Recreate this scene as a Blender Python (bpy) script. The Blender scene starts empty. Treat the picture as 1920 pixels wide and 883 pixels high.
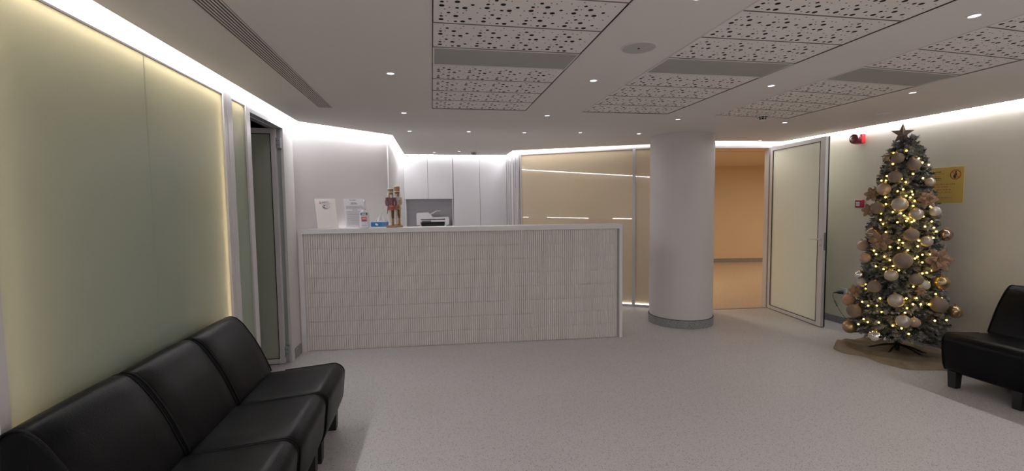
import bpy, bmesh, math, random
from mathutils import Vector, Matrix
PI = math.pi
scene = bpy.context.scene
COL = scene.collection

# ------------------------------------------------------------------ camera
cam_data = bpy.data.cameras.new('camera')
cam = bpy.data.objects.new('camera', cam_data)
COL.objects.link(cam)
cam_data.sensor_width = 36.0
cam_data.lens = 866.0 / 1920.0 * 36.0
cam_data.clip_start = 0.05
def camera_axes():
    up = Vector((-0.01197, -0.99791, -0.06347)).normalized()          # world up in (right, down, forward)
    yv = Vector((810 - 960, 388 - 441.5, 866.0)).normalized()
    yv = (yv - up * yv.dot(up)).normalized()
    xv = yv.cross(up)
    if xv.x < 0:
        xv = -xv
    right = Vector((xv.x, yv.x, up.x)); down = Vector((xv.y, yv.y, up.y)); fwd = Vector((xv.z, yv.z, up.z))
    return right, -down, -fwd
r_, u_, b_ = camera_axes()
cam.matrix_world = Matrix(((r_.x, u_.x, b_.x, 0), (r_.y, u_.y, b_.y, 0), (r_.z, u_.z, b_.z, 1.5), (0, 0, 0, 1)))
scene.camera = cam

# ------------------------------------------------------------------ light and exposure
world = bpy.data.worlds.new('world'); scene.world = world
world.use_nodes = True
world.node_tree.nodes['Background'].inputs[0].default_value = (0.01, 0.01, 0.012, 1)
world.node_tree.nodes['Background'].inputs[1].default_value = 0.2
vs = scene.view_settings
vs.view_transform = 'Standard'; vs.look = 'None'; vs.gamma = 1.0; vs.use_curve_mapping = False
vs.exposure = 0.20
LED = 66.0           # bright core of the white cove strips
COVER = 2.6          # diffuser beside the core
FILL_PANEL = 7.0          # unseen fill panels added behind the viewer to brighten the hall
LED_WARM = 27.0      # warm strips inside the glass boxes
LED_BASE = 3.0       # strip along the foot of the beige glass
LED_DESK = 9.0
DOWN = 3.2           # ceiling spots
CORRIDOR = 68.0       # warm corridor lights
BULB = 13.0          # fairy lights
SIDE = 0.5
scene.cycles.max_bounces = 10
scene.cycles.diffuse_bounces = 7
scene.cycles.glossy_bounces = 4
scene.cycles.caustics_reflective = False
scene.cycles.caustics_refractive = False
scene.cycles.sample_clamp_indirect = 4.0
scene.cycles.use_denoising = True

# ------------------------------------------------------------------ materials
def lin(c):
    return tuple(((v / 255.0) / 12.92 if v <= 10 else (((v / 255.0) + 0.055) / 1.055) ** 2.4) for v in c)
def new_mat(name):
    m = bpy.data.materials.new(name); m.use_nodes = True
    return m, m.node_tree.nodes, m.node_tree.links, m.node_tree.nodes['Principled BSDF']
def mat(name, col, rough=0.5, metal=0.0, noise=0.0, scale=8.0, bump=0.0, bscale=80.0, spec=0.5, coat=0.0, trans=0.0, alpha=1.0):
    m, n, l, b = new_mat(name)
    b.inputs['Base Color'].default_value = (*col, 1)
    b.inputs['Roughness'].default_value = rough
    b.inputs['Metallic'].default_value = metal
    b.inputs['Specular IOR Level'].default_value = spec
    b.inputs['Coat Weight'].default_value = coat
    b.inputs['Transmission Weight'].default_value = trans
    b.inputs['Alpha'].default_value = alpha
    tc = n.new('ShaderNodeTexCoord')
    if noise > 0:
        t = n.new('ShaderNodeTexNoise'); t.inputs['Scale'].default_value = scale; t.inputs['Detail'].default_value = 4
        l.new(tc.outputs['Object'], t.inputs['Vector'])
        r = n.new('ShaderNodeMixRGB'); r.blend_type = 'MIX'
        r.inputs[1].default_value = (*[v * (1 - noise) for v in col], 1)
        r.inputs[2].default_value = (*[min(1, v * (1 + noise)) for v in col], 1)
        l.new(t.outputs['Fac'], r.inputs[0]); l.new(r.outputs[0], b.inputs['Base Color'])
    if bump > 0:
        t2 = n.new('ShaderNodeTexNoise'); t2.inputs['Scale'].default_value = bscale; t2.inputs['Detail'].default_value = 3
        l.new(tc.outputs['Object'], t2.inputs['Vector'])
        bp = n.new('ShaderNodeBump'); bp.inputs['Strength'].default_value = bump; bp.inputs['Distance'].default_value = 0.01
        l.new(t2.outputs['Fac'], bp.inputs['Height']); l.new(bp.outputs[0], b.inputs['Normal'])
    return m
def emis(name, col, strength, base=(0.8, 0.8, 0.8)):
    m, n, l, b = new_mat(name)
    b.inputs['Base Color'].default_value = (*base, 1)
    b.inputs['Emission Color'].default_value = (*col, 1)
    b.inputs['Emission Strength'].default_value = strength
    return m
M = {}
M['wall'] = mat('wall_paint', (0.66, 0.645, 0.65), 0.7, noise=0.02, scale=2, bump=0.04, bscale=300)
M['wall_cream'] = mat('wall_cream_paint', (0.76, 0.725, 0.635), 0.6, noise=0.03, scale=2.5, bump=0.15, bscale=220)
M['ceiling'] = mat('ceiling_paint', (0.74, 0.70, 0.675), 0.85, noise=0.015, scale=1.5)
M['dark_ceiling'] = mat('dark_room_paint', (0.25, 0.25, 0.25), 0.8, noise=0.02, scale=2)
M['corridor'] = mat('corridor_paint', (0.66, 0.535, 0.39), 0.7, noise=0.02, scale=2)
M['white'] = mat('white_laminate', (0.72, 0.71, 0.72), 0.35, noise=0.01, scale=3)
M['cab'] = mat('cabinet_laminate', (0.78, 0.775, 0.80), 0.45, noise=0.01, scale=3)
M['alu'] = mat('white_aluminium', (0.62, 0.60, 0.61), 0.35, noise=0.02, scale=12)
M['silver'] = mat('silver_aluminium', (0.42, 0.44, 0.46), 0.35, metal=0.6, noise=0.05, scale=20)
M['gasket'] = mat('black_gasket', (0.012, 0.012, 0.012), 0.6, noise=0.1)
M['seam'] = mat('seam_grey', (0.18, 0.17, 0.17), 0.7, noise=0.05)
M['tile_joint'] = mat('grout', (0.40, 0.37, 0.35), 0.8, noise=0.05, scale=40)
M['leather'] = mat('black_leatherette', (0.0035, 0.0035, 0.004), 0.36, noise=0.2, scale=6, bump=0.12, bscale=160, spec=0.13)
M['leather_cord'] = mat('black_piping', (0.003, 0.003, 0.003), 0.55, noise=0.1, spec=0.15)
M['black_plastic'] = mat('black_plastic', (0.01, 0.01, 0.01), 0.4, noise=0.1)
M['plaster_col'] = mat('column_paint', (0.62, 0.59, 0.59), 0.55, noise=0.02, scale=2)
M['grey_skirt'] = None
M['perf'] = mat('tile_paint', (0.82, 0.78, 0.755), 0.55, noise=0.02, scale=3)
M['hole'] = mat('hole_black', (0.004, 0.004, 0.004), 0.9, noise=0.1)
M['grille'] = mat('grille_grey', (0.42, 0.42, 0.39), 0.6, noise=0.04, scale=10)
M['grille_back'] = mat('grille_back', (0.20, 0.20, 0.19), 0.8, noise=0.04)
M['slot'] = mat('slot_bar', (0.66, 0.62, 0.60), 0.5, noise=0.03)
M['speaker'] = mat('speaker_grille', (0.46, 0.45, 0.43), 0.7, noise=0.05, scale=300)
M['red'] = mat('red_plastic', (0.50, 0.02, 0.025), 0.3, noise=0.05)
M['dark_red'] = mat('dark_red_lens', (0.16, 0.008, 0.012), 0.12, noise=0.05, coat=0.5)
M['wine'] = mat('wine_red_body', (0.10, 0.008, 0.016), 0.3, noise=0.05)
M['paper'] = mat('paper', (0.78, 0.76, 0.80), 0.7, noise=0.01)
M['ink'] = mat('ink', (0.05, 0.05, 0.06), 0.6, noise=0.05)
M['ink_grey'] = mat('ink_grey', (0.20, 0.20, 0.24), 0.6, noise=0.05)
M['ink_red'] = mat('ink_red', (0.50, 0.05, 0.03), 0.6, noise=0.05)
M['logo_red'] = mat('logo_red', (0.60, 0.06, 0.10), 0.5, noise=0.05)
M['yellow'] = mat('yellow_placard', (0.68, 0.50, 0.13), 0.5, noise=0.03, scale=8)
M['blue'] = mat('tissue_blue', (0.02, 0.17, 0.42), 0.4, noise=0.25, scale=30)
M['tissue'] = mat('tissue_white', (0.85, 0.85, 0.88), 0.8, noise=0.02)
M['pink'] = mat('label_pink', (0.70, 0.09, 0.12), 0.4, noise=0.05)
M['navy'] = mat('label_navy', (0.02, 0.05, 0.12), 0.4, noise=0.05)
M['wood'] = mat('nutcracker_wood', (0.34, 0.20, 0.11), 0.45, noise=0.25, scale=30)
M['wood_dark'] = mat('nutcracker_brown', (0.10, 0.05, 0.03), 0.5, noise=0.2, scale=30)
M['maroon'] = mat('nutcracker_maroon', (0.20, 0.08, 0.10), 0.5, noise=0.1, scale=30)
M['rose'] = mat('nutcracker_rose', (0.42, 0.09, 0.10), 0.5, noise=0.1, scale=30)
M['cream'] = mat('nutcracker_cream', (0.80, 0.76, 0.70), 0.6, noise=0.08, scale=40, bump=0.3, bscale=150)
M['gold'] = mat('nutcracker_gold', (0.55, 0.33, 0.14), 0.3, metal=0.7, noise=0.1)
M['niche'] = mat('niche_grey', (0.62, 0.61, 0.64), 0.6, noise=0.02)
M['printer'] = mat('printer_grey', (0.85, 0.84, 0.86), 0.4, noise=0.02)
M['printer_dark'] = mat('printer_dark', (0.03, 0.032, 0.035), 0.4, noise=0.05)
M['printer_mid'] = mat('printer_mid', (0.16, 0.16, 0.17), 0.4, noise=0.05)
M['trunk'] = mat('trunk_green', (0.02, 0.028, 0.02), 0.7, noise=0.3, scale=60)
M['burlap'] = mat('burlap', (0.30, 0.235, 0.165), 0.9, noise=0.45, scale=9, bump=0.6, bscale=220, spec=0.1)
M['copper'] = mat('copper_glitter', (0.44, 0.28, 0.18), 0.4, metal=0.35, noise=0.5, scale=150, bump=0.6, bscale=400)
M['cable'] = mat('grey_cable', (0.06, 0.07, 0.06), 0.5, noise=0.1)
M['frosted_clear'] = None

def speckled(name, base, dots, rough, dscale, thr, spec=0.5):
    m, n, l, b = new_mat(name)
    tc = n.new('ShaderNodeTexCoord')
    v = n.new('ShaderNodeTexVoronoi'); v.feature = 'F1'; v.inputs['Scale'].default_value = dscale
    v.inputs['Randomness'].default_value = 1.0
    l.new(tc.outputs['Object'], v.inputs['Vector'])
    nz = n.new('ShaderNodeTexNoise'); nz.inputs['Scale'].default_value = dscale * 0.35; nz.inputs['Detail'].default_value = 2
    l.new(tc.outputs['Object'], nz.inputs['Vector'])
    sub = n.new('ShaderNodeMath'); sub.operation = 'MULTIPLY'; l.new(nz.outputs['Fac'], sub.inputs[0]); sub.inputs[1].default_value = thr
    lt = n.new('ShaderNodeMath'); lt.operation = 'LESS_THAN'
    l.new(v.outputs['Distance'], lt.inputs[0]); l.new(sub.outputs[0], lt.inputs[1])
    cr = n.new('ShaderNodeValToRGB')
    cr.color_ramp.interpolation = 'CONSTANT'
    e = cr.color_ramp.elements
    e[0].position = 0.0; e[0].color = (*dots[0], 1)
    e[1].position = 0.4; e[1].color = (*dots[1], 1)
    x = e.new(0.65); x.color = (*dots[2], 1)
    x = e.new(0.8); x.color = (*base, 1)
    sep = n.new('ShaderNodeSeparateColor'); l.new(v.outputs['Color'], sep.inputs[0]); l.new(sep.outputs[0], cr.inputs[0])
    mx = n.new('ShaderNodeMixRGB'); mx.inputs[1].default_value = (*base, 1)
    l.new(lt.outputs[0], mx.inputs[0]); l.new(cr.outputs[0], mx.inputs[2])
    big = n.new('ShaderNodeTexNoise'); big.inputs['Scale'].default_value = 1.2
    l.new(tc.outputs['Object'], big.inputs['Vector'])
    mr = n.new('ShaderNodeMapRange'); mr.inputs[3].default_value = 0.95; mr.inputs[4].default_value = 1.05
    l.new(big.outputs['Fac'], mr.inputs[0])
    m2 = n.new('ShaderNodeMixRGB'); m2.blend_type = 'MULTIPLY'; m2.inputs[0].default_value = 1
    l.new(mx.outputs[0], m2.inputs[1]); l.new(mr.outputs[0], m2.inputs[2])
    l.new(m2.outputs[0], b.inputs['Base Color'])
    b.inputs['Roughness'].default_value = rough
    b.inputs['Specular IOR Level'].default_value = spec
    return m
M['floor'] = speckled('speckled_vinyl', (0.56, 0.545, 0.55), [(0.27, 0.26, 0.28), (0.66, 0.65, 0.66), (0.38, 0.38, 0.41)], 0.40, 130.0, 0.66)
M['skirt'] = speckled('speckled_skirting', (0.27, 0.275, 0.28), [(0.11, 0.12, 0.13), (0.36, 0.36, 0.36), (0.16, 0.17, 0.18)], 0.4, 120.0, 0.8)
M['corridor_floor'] = speckled('beige_vinyl', (0.58, 0.47, 0.37), [(0.30, 0.24, 0.2), (0.62, 0.52, 0.42), (0.36, 0.3, 0.25)], 0.4, 110.0, 0.7)

def frosted(name, dif, tra, fac, gloss=0.06, rough=0.35):
    m, n, l, b = new_mat(name)
    out = n['Material Output']
    tc = n.new('ShaderNodeTexCoord')
    nz = n.new('ShaderNodeTexNoise'); nz.inputs['Scale'].default_value = 160; l.new(tc.outputs['Object'], nz.inputs['Vector'])
    rr = n.new('ShaderNodeMixRGB'); rr.inputs[1].default_value = (*[v * 0.93 for v in dif], 1); rr.inputs[2].default_value = (*[v * 1.07 for v in dif], 1)
    l.new(nz.outputs['Fac'], rr.inputs[0])
    d = n.new('ShaderNodeBsdfDiffuse'); l.new(rr.outputs[0], d.inputs[0])
    t = n.new('ShaderNodeBsdfTranslucent'); t.inputs[0].default_value = (*tra, 1)
    g = n.new('ShaderNodeBsdfGlossy'); g.inputs['Roughness'].default_value = rough; g.inputs[0].default_value = (0.9, 0.9, 0.9, 1)
    m1 = n.new('ShaderNodeMixShader'); m1.inputs[0].default_value = fac
    l.new(d.outputs[0], m1.inputs[1]); l.new(t.outputs[0], m1.inputs[2])
    m2 = n.new('ShaderNodeMixShader'); m2.inputs[0].default_value = gloss
    l.new(m1.outputs[0], m2.inputs[1]); l.new(g.outputs[0], m2.inputs[2])
    l.new(m2.outputs[0], out.inputs[0])
    return m
M['pane_green'] = frosted('frosted_green_glass', (0.50, 0.58, 0.48), (0.86, 0.84, 0.76), 0.42)
M['pane_door'] = frosted('frosted_door_glass', (0.86, 0.90, 0.78), (0.8, 0.85, 0.72), 0.08, 0.05, 0.3)
M['pane_shaded'] = frosted('frosted_shaded_glass', (0.44, 0.48, 0.40), (0.5, 0.55, 0.47), 0.12, 0.04, 0.3)  # side door: same glass as door glass, dim-room shade put into the colour
m, n, l, b = new_mat('beige_back_painted_glass')
b.inputs['Base Color'].default_value = (0.50, 0.40, 0.26, 1); b.inputs['Roughness'].default_value = 0.35
b.inputs['Coat Weight'].default_value = 1.0; b.inputs['Coat Roughness'].default_value = 0.0; b.inputs['Coat IOR'].default_value = 1.7; b.inputs['Specular IOR Level'].default_value = 0.0
tc = n.new('ShaderNodeTexCoord'); nz = n.new('ShaderNodeTexNoise'); nz.inputs['Scale'].default_value = 0.9
l.new(tc.outputs['Object'], nz.inputs['Vector'])
mx = n.new('ShaderNodeMixRGB'); mx.inputs[1].default_value = (0.76, 0.63, 0.44, 1); mx.inputs[2].default_value = (0.80, 0.665, 0.47, 1)
l.new(nz.outputs['Fac'], mx.inputs[0]); l.new(mx.outputs[0], b.inputs['Base Color'])
M['pane_beige'] = m
M['acrylic'] = mat('clear_acrylic', (0.85, 0.84, 0.84), 0.3, noise=0.01, alpha=0.10, spec=0.2)
M['bottle'] = mat('clear_bottle', (0.86, 0.86, 0.88), 0.15, noise=0.01, alpha=0.8, coat=0.3)
M['led'] = emis('cove_led', (1.0, 0.975, 0.985), LED)
M['cover'] = emis('cove_diffuser', (1.0, 0.975, 0.985), COVER)
M['panel'] = emis('fill_panel_diffuser', (1.0, 0.96, 0.93), FILL_PANEL)  # glow of the added fill panels, never in view
M['led_warm'] = emis('warm_led', (1.0, 0.76, 0.52), LED_WARM)
M['led_base'] = emis('base_led', (1.0, 0.97, 0.93), LED_BASE)
M['led_desk'] = emis('desk_led', (1.0, 0.98, 0.97), LED_DESK)
M['spot'] = emis('downlight_lens', (0.88, 0.92, 1.0), DOWN)
M['corr_lamp'] = emis('corridor_lamp', (1.0, 0.84, 0.62), CORRIDOR)
M['bulb'] = emis('fairy_bulb', (1.0, 0.62, 0.07), BULB)

def bauble_mat(name, col, rough, metal, sparkle=0.0, coat=0.0):
    m, n, l, b = new_mat(name)
    b.inputs['Metallic'].default_value = metal; b.inputs['Roughness'].default_value = rough; b.inputs['Coat Weight'].default_value = coat
    tc = n.new('ShaderNodeTexCoord'); v = n.new('ShaderNodeTexVoronoi'); v.inputs['Scale'].default_value = 320
    l.new(tc.outputs['Object'], v.inputs['Vector'])
    mx = n.new('ShaderNodeMixRGB'); mx.inputs[1].default_value = (*col, 1); mx.inputs[2].default_value = (*[min(1, c * (1 + 3 * sparkle)) for c in col], 1)
    sep = n.new('ShaderNodeSeparateColor'); l.new(v.outputs['Color'], sep.inputs[0])
    pw = n.new('ShaderNodeMath'); pw.operation = 'POWER'; pw.inputs[1].default_value = 3; l.new(sep.outputs[0], pw.inputs[0])
    l.new(pw.outputs[0], mx.inputs[0]); l.new(mx.outputs[0], b.inputs['Base Color'])
    if sparkle:
        bp = n.new('ShaderNodeBump'); bp.inputs['Strength'].default_value = 0.5; bp.inputs['Distance'].default_value = 0.002
        l.new(sep.outputs[1], bp.inputs['Height']); l.new(bp.outputs[0], b.inputs['Normal'])
    return m
BM = {'t': bauble_mat('glitter_taupe', (0.17, 0.13, 0.105), 0.5, 0.3, 0.6),
      'b': bauble_mat('glossy_bronze', (0.34, 0.25, 0.19), 0.22, 0.8),
      'p': bauble_mat('pearl_champagne', (0.44, 0.38, 0.31), 0.33, 0.35, coat=0.3),
      'c': bauble_mat('champagne_gloss', (0.44, 0.33, 0.25), 0.3, 0.5, 0.15),
      'g': bauble_mat('satin_gold', (0.46, 0.35, 0.20), 0.28, 0.85),
      'm': bauble_mat('mirror_silver', (0.80, 0.78, 0.78), 0.04, 1.0),
      's': bauble_mat('silver_glitter', (0.42, 0.38, 0.34), 0.35, 0.5, 0.6),
      'r': bauble_mat('rose_gold_glitter', (0.42, 0.22, 0.14), 0.3, 0.6, 0.7)}
# flocked needles
m, n, l, b = new_mat('flocked_needles')
tc = n.new('ShaderNodeTexCoord'); nz = n.new('ShaderNodeTexNoise'); nz.inputs['Scale'].default_value = 14; nz.inputs['Detail'].default_value = 5
l.new(tc.outputs['Object'], nz.inputs['Vector'])
cr = n.new('ShaderNodeValToRGB'); e = cr.color_ramp.elements
e[0].position = 0.38; e[0].color = (0.040, 0.050, 0.046, 1); e[1].position = 0.60; e[1].color = (0.33, 0.325, 0.31, 1)
l.new(nz.outputs['Fac'], cr.inputs[0]); l.new(cr.outputs[0], b.inputs['Base Color']); b.inputs['Roughness'].default_value = 0.8
M['needles'] = m


M['desk_tile'] = mat('glazed_thin_tile', (0.71, 0.665, 0.64), 0.30, noise=0.04, scale=60)
M['paper_cream'] = mat('paper_cream', (0.76, 0.73, 0.70), 0.6, noise=0.01)
M['blue_pale'] = mat('tissue_blue_pale', (0.10, 0.22, 0.45), 0.5, noise=0.4, scale=90)
M['wine_red'] = mat('call_point_red', (0.28, 0.012, 0.035), 0.35, noise=0.05)
M['star'] = mat('star_wood', (0.20, 0.15, 0.11), 0.5, noise=0.35, scale=60, bump=0.3, bscale=200)

# ------------------------------------------------------------------ helpers
def finish(name, bm, mats, parent=None, smooth=False, loc=None):
    me = bpy.data.meshes.new(name); bmesh.ops.recalc_face_normals(bm, faces=bm.faces); bm.to_mesh(me); bm.free()
    if not isinstance(mats, (list, tuple)): mats = [mats]
    for q in mats: me.materials.append(q)
    o = bpy.data.objects.new(name, me); COL.objects.link(o)
    if smooth:
        for p in me.polygons: p.use_smooth = True
        try: me.set_sharp_from_angle(angle=math.radians(smooth if smooth is not True else 40))
        except Exception: pass
    if parent: o.parent = parent
    if loc: o.location = loc
    return o
def tag(o, label=None, cat=None, group=None, kind=None):
    if label: o['label'] = label
    if cat: o['category'] = cat
    if group: o['group'] = group
    if kind: o['kind'] = kind
    return o
def thing(name, label, cat, loc=(0, 0, 0), rz=0, group=None, kind=None):
    o = bpy.data.objects.new(name, None); COL.objects.link(o); o.location = loc; o.rotation_euler = (0, 0, rz)
    o.empty_display_size = 0.1
    return tag(o, label, cat, group, kind)
def struct(name, bm, m, label=None, smooth=False):
    o = finish(name, bm, m, smooth=smooth); o['kind'] = 'structure'
    if label: o['label'] = label
    o['category'] = 'room'
    return o
def B(): return bmesh.new()
def box(bm, x0, x1, y0, y1, z0, z1, bev=0.0, mi=0, seg=2):
    vs_ = [bm.verts.new(p) for p in ((x0, y0, z0), (x1, y0, z0), (x1, y1, z0), (x0, y1, z0), (x0, y0, z1), (x1, y0, z1), (x1, y1, z1), (x0, y1, z1))]
    fs = [bm.faces.new([vs_[i] for i in q]) for q in ((3, 2, 1, 0), (4, 5, 6, 7), (0, 1, 5, 4), (1, 2, 6, 5), (2, 3, 7, 6), (3, 0, 4, 7))]
    for f in fs: f.material_index = mi
    if bev > 0:
        es = list({e for f in fs for e in f.edges})
        r = bmesh.ops.bevel(bm, geom=es, offset=bev, segments=seg, affect='EDGES', profile=0.5)
        for f in r['faces']: f.material_index = mi
    return vs_
def prism(bm, pts, z0, z1, mi=0):
    a = [bm.verts.new((p[0], p[1], z0)) for p in pts]; b = [bm.verts.new((p[0], p[1], z1)) for p in pts]
    k = len(pts); fs = [bm.faces.new(a[::-1]), bm.faces.new(b)]
    for i in range(k): fs.append(bm.faces.new((a[i], a[(i + 1) % k], b[(i + 1) % k], b[i])))
    for f in fs: f.material_index = mi
def slab(bm, p, q, n0, n1, z0, z1, mi=0):
    """box along the plan line p-q, from offset n0 to n1 across it (positive = to the side the normal (dy,-dx) points)"""
    d = Vector((q[0] - p[0], q[1] - p[1])).normalized(); nn = Vector((d.y, -d.x))
    P = Vector(p[:2]); Q = Vector(q[:2])
    prism(bm, [P + nn * n0, Q + nn * n0, Q + nn * n1, P + nn * n1], z0, z1, mi)
def lathe(bm, prof, cx=0, cy=0, seg=32, mi=0, cap=True, z=0):
    rings = []
    for r, h in prof:
        if r < 1e-5: rings.append([bm.verts.new((cx, cy, z + h))])
        else: rings.append([bm.verts.new((cx + r * math.cos(2 * PI * i / seg), cy + r * math.sin(2 * PI * i / seg), z + h)) for i in range(seg)])
    for a, b in zip(rings, rings[1:]):
        for i in range(seg):
            j = (i + 1) % seg
            if len(a) == 1 and len(b) == 1: continue
            if len(a) == 1: f = bm.faces.new((a[0], b[i], b[j]))
            elif len(b) == 1: f = bm.faces.new((a[i], a[j], b[0]))
            else: f = bm.faces.new((a[i], a[j], b[j], b[i]))
            f.material_index = mi
    if cap:
        for q in (rings[0], rings[-1]):
            if len(q) > 2: f = bm.faces.new(q); f.material_index = mi
def xf(bm, start, mtx):
    for v in list(bm.verts)[start:]: v.co = mtx @ v.co
def tube(bm, pts, r, seg=8, mi=0, closed=False):
    pts = [Vector(p) for p in pts]; n = len(pts); rings = []
    rr = r if isinstance(r, (list, tuple)) else [r] * n
    prev = None
    for i, p in enumerate(pts):
        if closed: t = (pts[(i + 1) % n] - pts[i - 1]).normalized()
        else: t = (pts[min(i + 1, n - 1)] - pts[max(i - 1, 0)]).normalized()
        if prev is None:
            a = t.orthogonal().normalized()
        else:
            a = (prev - t * prev.dot(t)); a = a.normalized() if a.length > 1e-6 else t.orthogonal().normalized()
        prev = a; b = t.cross(a)
        rings.append([bm.verts.new(p + (a * math.cos(2 * PI * k / seg) + b * math.sin(2 * PI * k / seg)) * rr[i]) for k in range(seg)])
    m = n if closed else n - 1
    for i in range(m):
        A, C = rings[i], rings[(i + 1) % n]
        for k in range(seg):
            f = bm.faces.new((A[k], A[(k + 1) % seg], C[(k + 1) % seg], C[k])); f.material_index = mi
    if not closed:
        f = bm.faces.new(rings[0][::-1]); f.material_index = mi
        f = bm.faces.new(rings[-1]); f.material_index = mi
def sphere(bm, c, r, u=16, v=10, mi=0, sz=1.0):
    prof = [(r * math.sin(PI * i / v), -r * sz * math.cos(PI * i / v)) for i in range(v + 1)]
    prof[0] = (0, -r * sz); prof[-1] = (0, r * sz)
    lathe(bm, prof, c[0], c[1], u, mi, False, c[2])
def round_poly(pts, rads, seg=6):
    out = []; n = len(pts)
    for i in range(n):
        p = Vector(pts[i]); a = Vector(pts[i - 1]); b = Vector(pts[(i + 1) % n]); r = rads[i] if isinstance(rads, (list, tuple)) else rads
        if r <= 0: out.append(p); continue
        d1 = (a - p).normalized(); d2 = (b - p).normalized()
        r1 = min(r, (a - p).length * 0.48, (b - p).length * 0.48)
        s, e = p + d1 * r1, p + d2 * r1
        for k in range(seg + 1):
            t = k / seg; out.append(s * (1 - t) ** 2 + p * 2 * t * (1 - t) + e * t * t)
    return out
def inset(pts, d):
    n = len(pts); area = sum(pts[i - 1][0] * pts[i][1] - pts[i][0] * pts[i - 1][1] for i in range(n)); s = 1 if area > 0 else -1
    out = []
    for i in range(n):
        t = (Vector(pts[(i + 1) % n]) - Vector(pts[i - 1])); t = t.normalized() if t.length > 1e-9 else Vector((1, 0))
        out.append(Vector(pts[i]) + Vector((-t.y, t.x)) * s * d)
    return out
def loft_profile(bm, prof, w, r, crown=0.0):
    """prof: (x, z) outline; width along y with softly rounded edges"""
    secs = []
    steps = [(-w / 2, r), (-w / 2 + r * 0.13, r * 0.55), (-w / 2 + r * 0.45, r * 0.17), (-w / 2 + r, 0.0)]
    mid = [(-w / 4, -crown * 0.75), (0, -crown), (w / 4, -crown * 0.75)]
    for y, d in steps + mid + [(-a, b) for a, b in reversed(steps)]:
        secs.append([bm.verts.new((q[0], y, q[1])) for q in inset(prof, d)])
    k = len(prof)
    for A, C in zip(secs, secs[1:]):
        for i in range(k): bm.faces.new((A[i], A[(i + 1) % k], C[(i + 1) % k], C[i]))
    bm.faces.new(secs[0][::-1]); bm.faces.new(secs[-1])
def text_mesh(name, body, size, m, parent, mtx, bold=0.0, align='CENTER', depth=0.0004):
    cu = bpy.data.curves.new(name, 'FONT'); cu.body = body; cu.size = size; cu.align_x = align; cu.align_y = 'CENTER'
    cu.extrude = depth; cu.offset = bold; cu.resolution_u = 3
    o = bpy.data.objects.new(name + '_c', cu); COL.objects.link(o)
    bpy.context.view_layer.update()
    me = bpy.data.meshes.new_from_object(o.evaluated_get(bpy.context.evaluated_depsgraph_get()))
    bpy.data.objects.remove(o, do_unlink=True); bpy.data.curves.remove(cu)
    me.transform(mtx); me.name = name
    me.materials.clear(); me.materials.append(m)
    t = bpy.data.objects.new(name, me); COL.objects.link(t)
    if parent: t.parent = parent
    return t
def copy_thing(root, loc=None, rz=None, label=None):
    r = root.copy(); COL.objects.link(r)
    if loc is not None: r.location = loc
    if rz is not None: r.rotation_euler = (0, 0, rz)
    if label: r['label'] = label
    for ch in list(root.children):
        c = ch.copy(); COL.objects.link(c); c.parent = r
        for g in list(ch.children):
            d = g.copy(); COL.objects.link(d); d.parent = c
    return r

# ================================================================== THE ROOM
H = 2.35; CAP = 2.52
def wl(y): return -1.385 + 0.017 * (y - 5.06)          # front face of the left wall
def wr(y): return 4.95 + 0.03 * (5.1 - y)              # front face of the right wall
YB = -2.4
# floor: main hall and the warm corridor beyond the threshold
A0 = (3.62, 5.925); A1 = (4.72, 5.85)
bm = B(); prism(bm, [(-4, YB - .2), (5.4, YB - .2), (5.4, 5.80), A1, A0, (1.37, 7.25), (1.37, 8.3), (-4, 8.3)], -0.1, 0.0)
struct('floor', bm, M['floor'], 'pale grey speckled vinyl floor of the waiting area')
bm = B(); prism(bm, [(1.45, 7.35), A0, A1, (5.4, 5.80), (5.4, 5.0), (12, 5.0), (12, 12.2), (1.45, 12.2)], -0.1, -0.0005)
struct('floor.001', bm, M['corridor_floor'], 'beige vinyl floor of the corridor beyond the glass door')
bm = B(); slab(bm, A0, A1, -0.02, 0.02, 0.0, 0.004); struct('trim_1', bm, M['silver'], 'thin floor joint strip under the glass door opening')

# ceiling edge and wall line of the light cove
E_ = [(-1.44, YB), (-1.272, 4.86), (-0.44, 5.66), (-0.42, 7.74), (1.24, 7.66), (1.24, 7.06), (3.90, 5.776), (4.83, 5.77), (4.875, 4.9), (5.085, YB)]
W_ = [(wl(YB), YB), (-1.385, 5.06), (-0.52, 5.84), (-0.53, 7.84), (1.26, 7.84), (1.37, 7.25), (3.70, 5.92), (4.94, 5.85), (wr(4.9), 4.9), (wr(YB), YB)]

# perforated strips: (x0, x1, y shear, far end y)
STR = [(0.02, 0.845, 0.0), (1.375, 2.215, 0.0), (2.70, 3.56, 0.09)]
JY = [4.11, 3.80, 3.49, 3.175, 2.87, 2.555, 2.225, 1.90, 1.58, 1.26]
def corner(s, x, y): return (x, y + STR[s][2] * (x - STR[s][0]))
bm = B()
edges = []
def loop(pts):
    v = [bm.verts.new((p[0], p[1], H)) for p in pts]
    for i in range(len(v)): edges.append(bm.edges.new((v[i], v[(i + 1) % len(v)])))
loop(E_)
for s, (x0, x1, sh) in enumerate(STR):
    loop([corner(s, x0, JY[-1]), corner(s, x1, JY[-1]), corner(s, x1, JY[0]), corner(s, x0, JY[0])])
r = bmesh.ops.triangle_fill(bm, use_beauty=True, use_dissolve=False, edges=edges)
fs = [g for g in r['geom'] if isinstance(g, bmesh.types.BMFace)]
ex = bmesh.ops.extrude_face_region(bm, geom=fs)
for v in [g for g in ex['geom'] if isinstance(g, bmesh.types.BMVert)]: v.co.z += 0.02
struct('ceiling', bm, M['ceiling'], 'flat off-white plasterboard ceiling with cove edges')
bm = B(); prism(bm, [(-1.75, YB - .2), (5.4, YB - .2), (5.4, 5.86), (3.7, 6.0), (1.45, 7.4), (1.45, 8.3), (-1.0, 8.3), (-1.75, 6.2)], CAP, CAP + .05)
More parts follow.
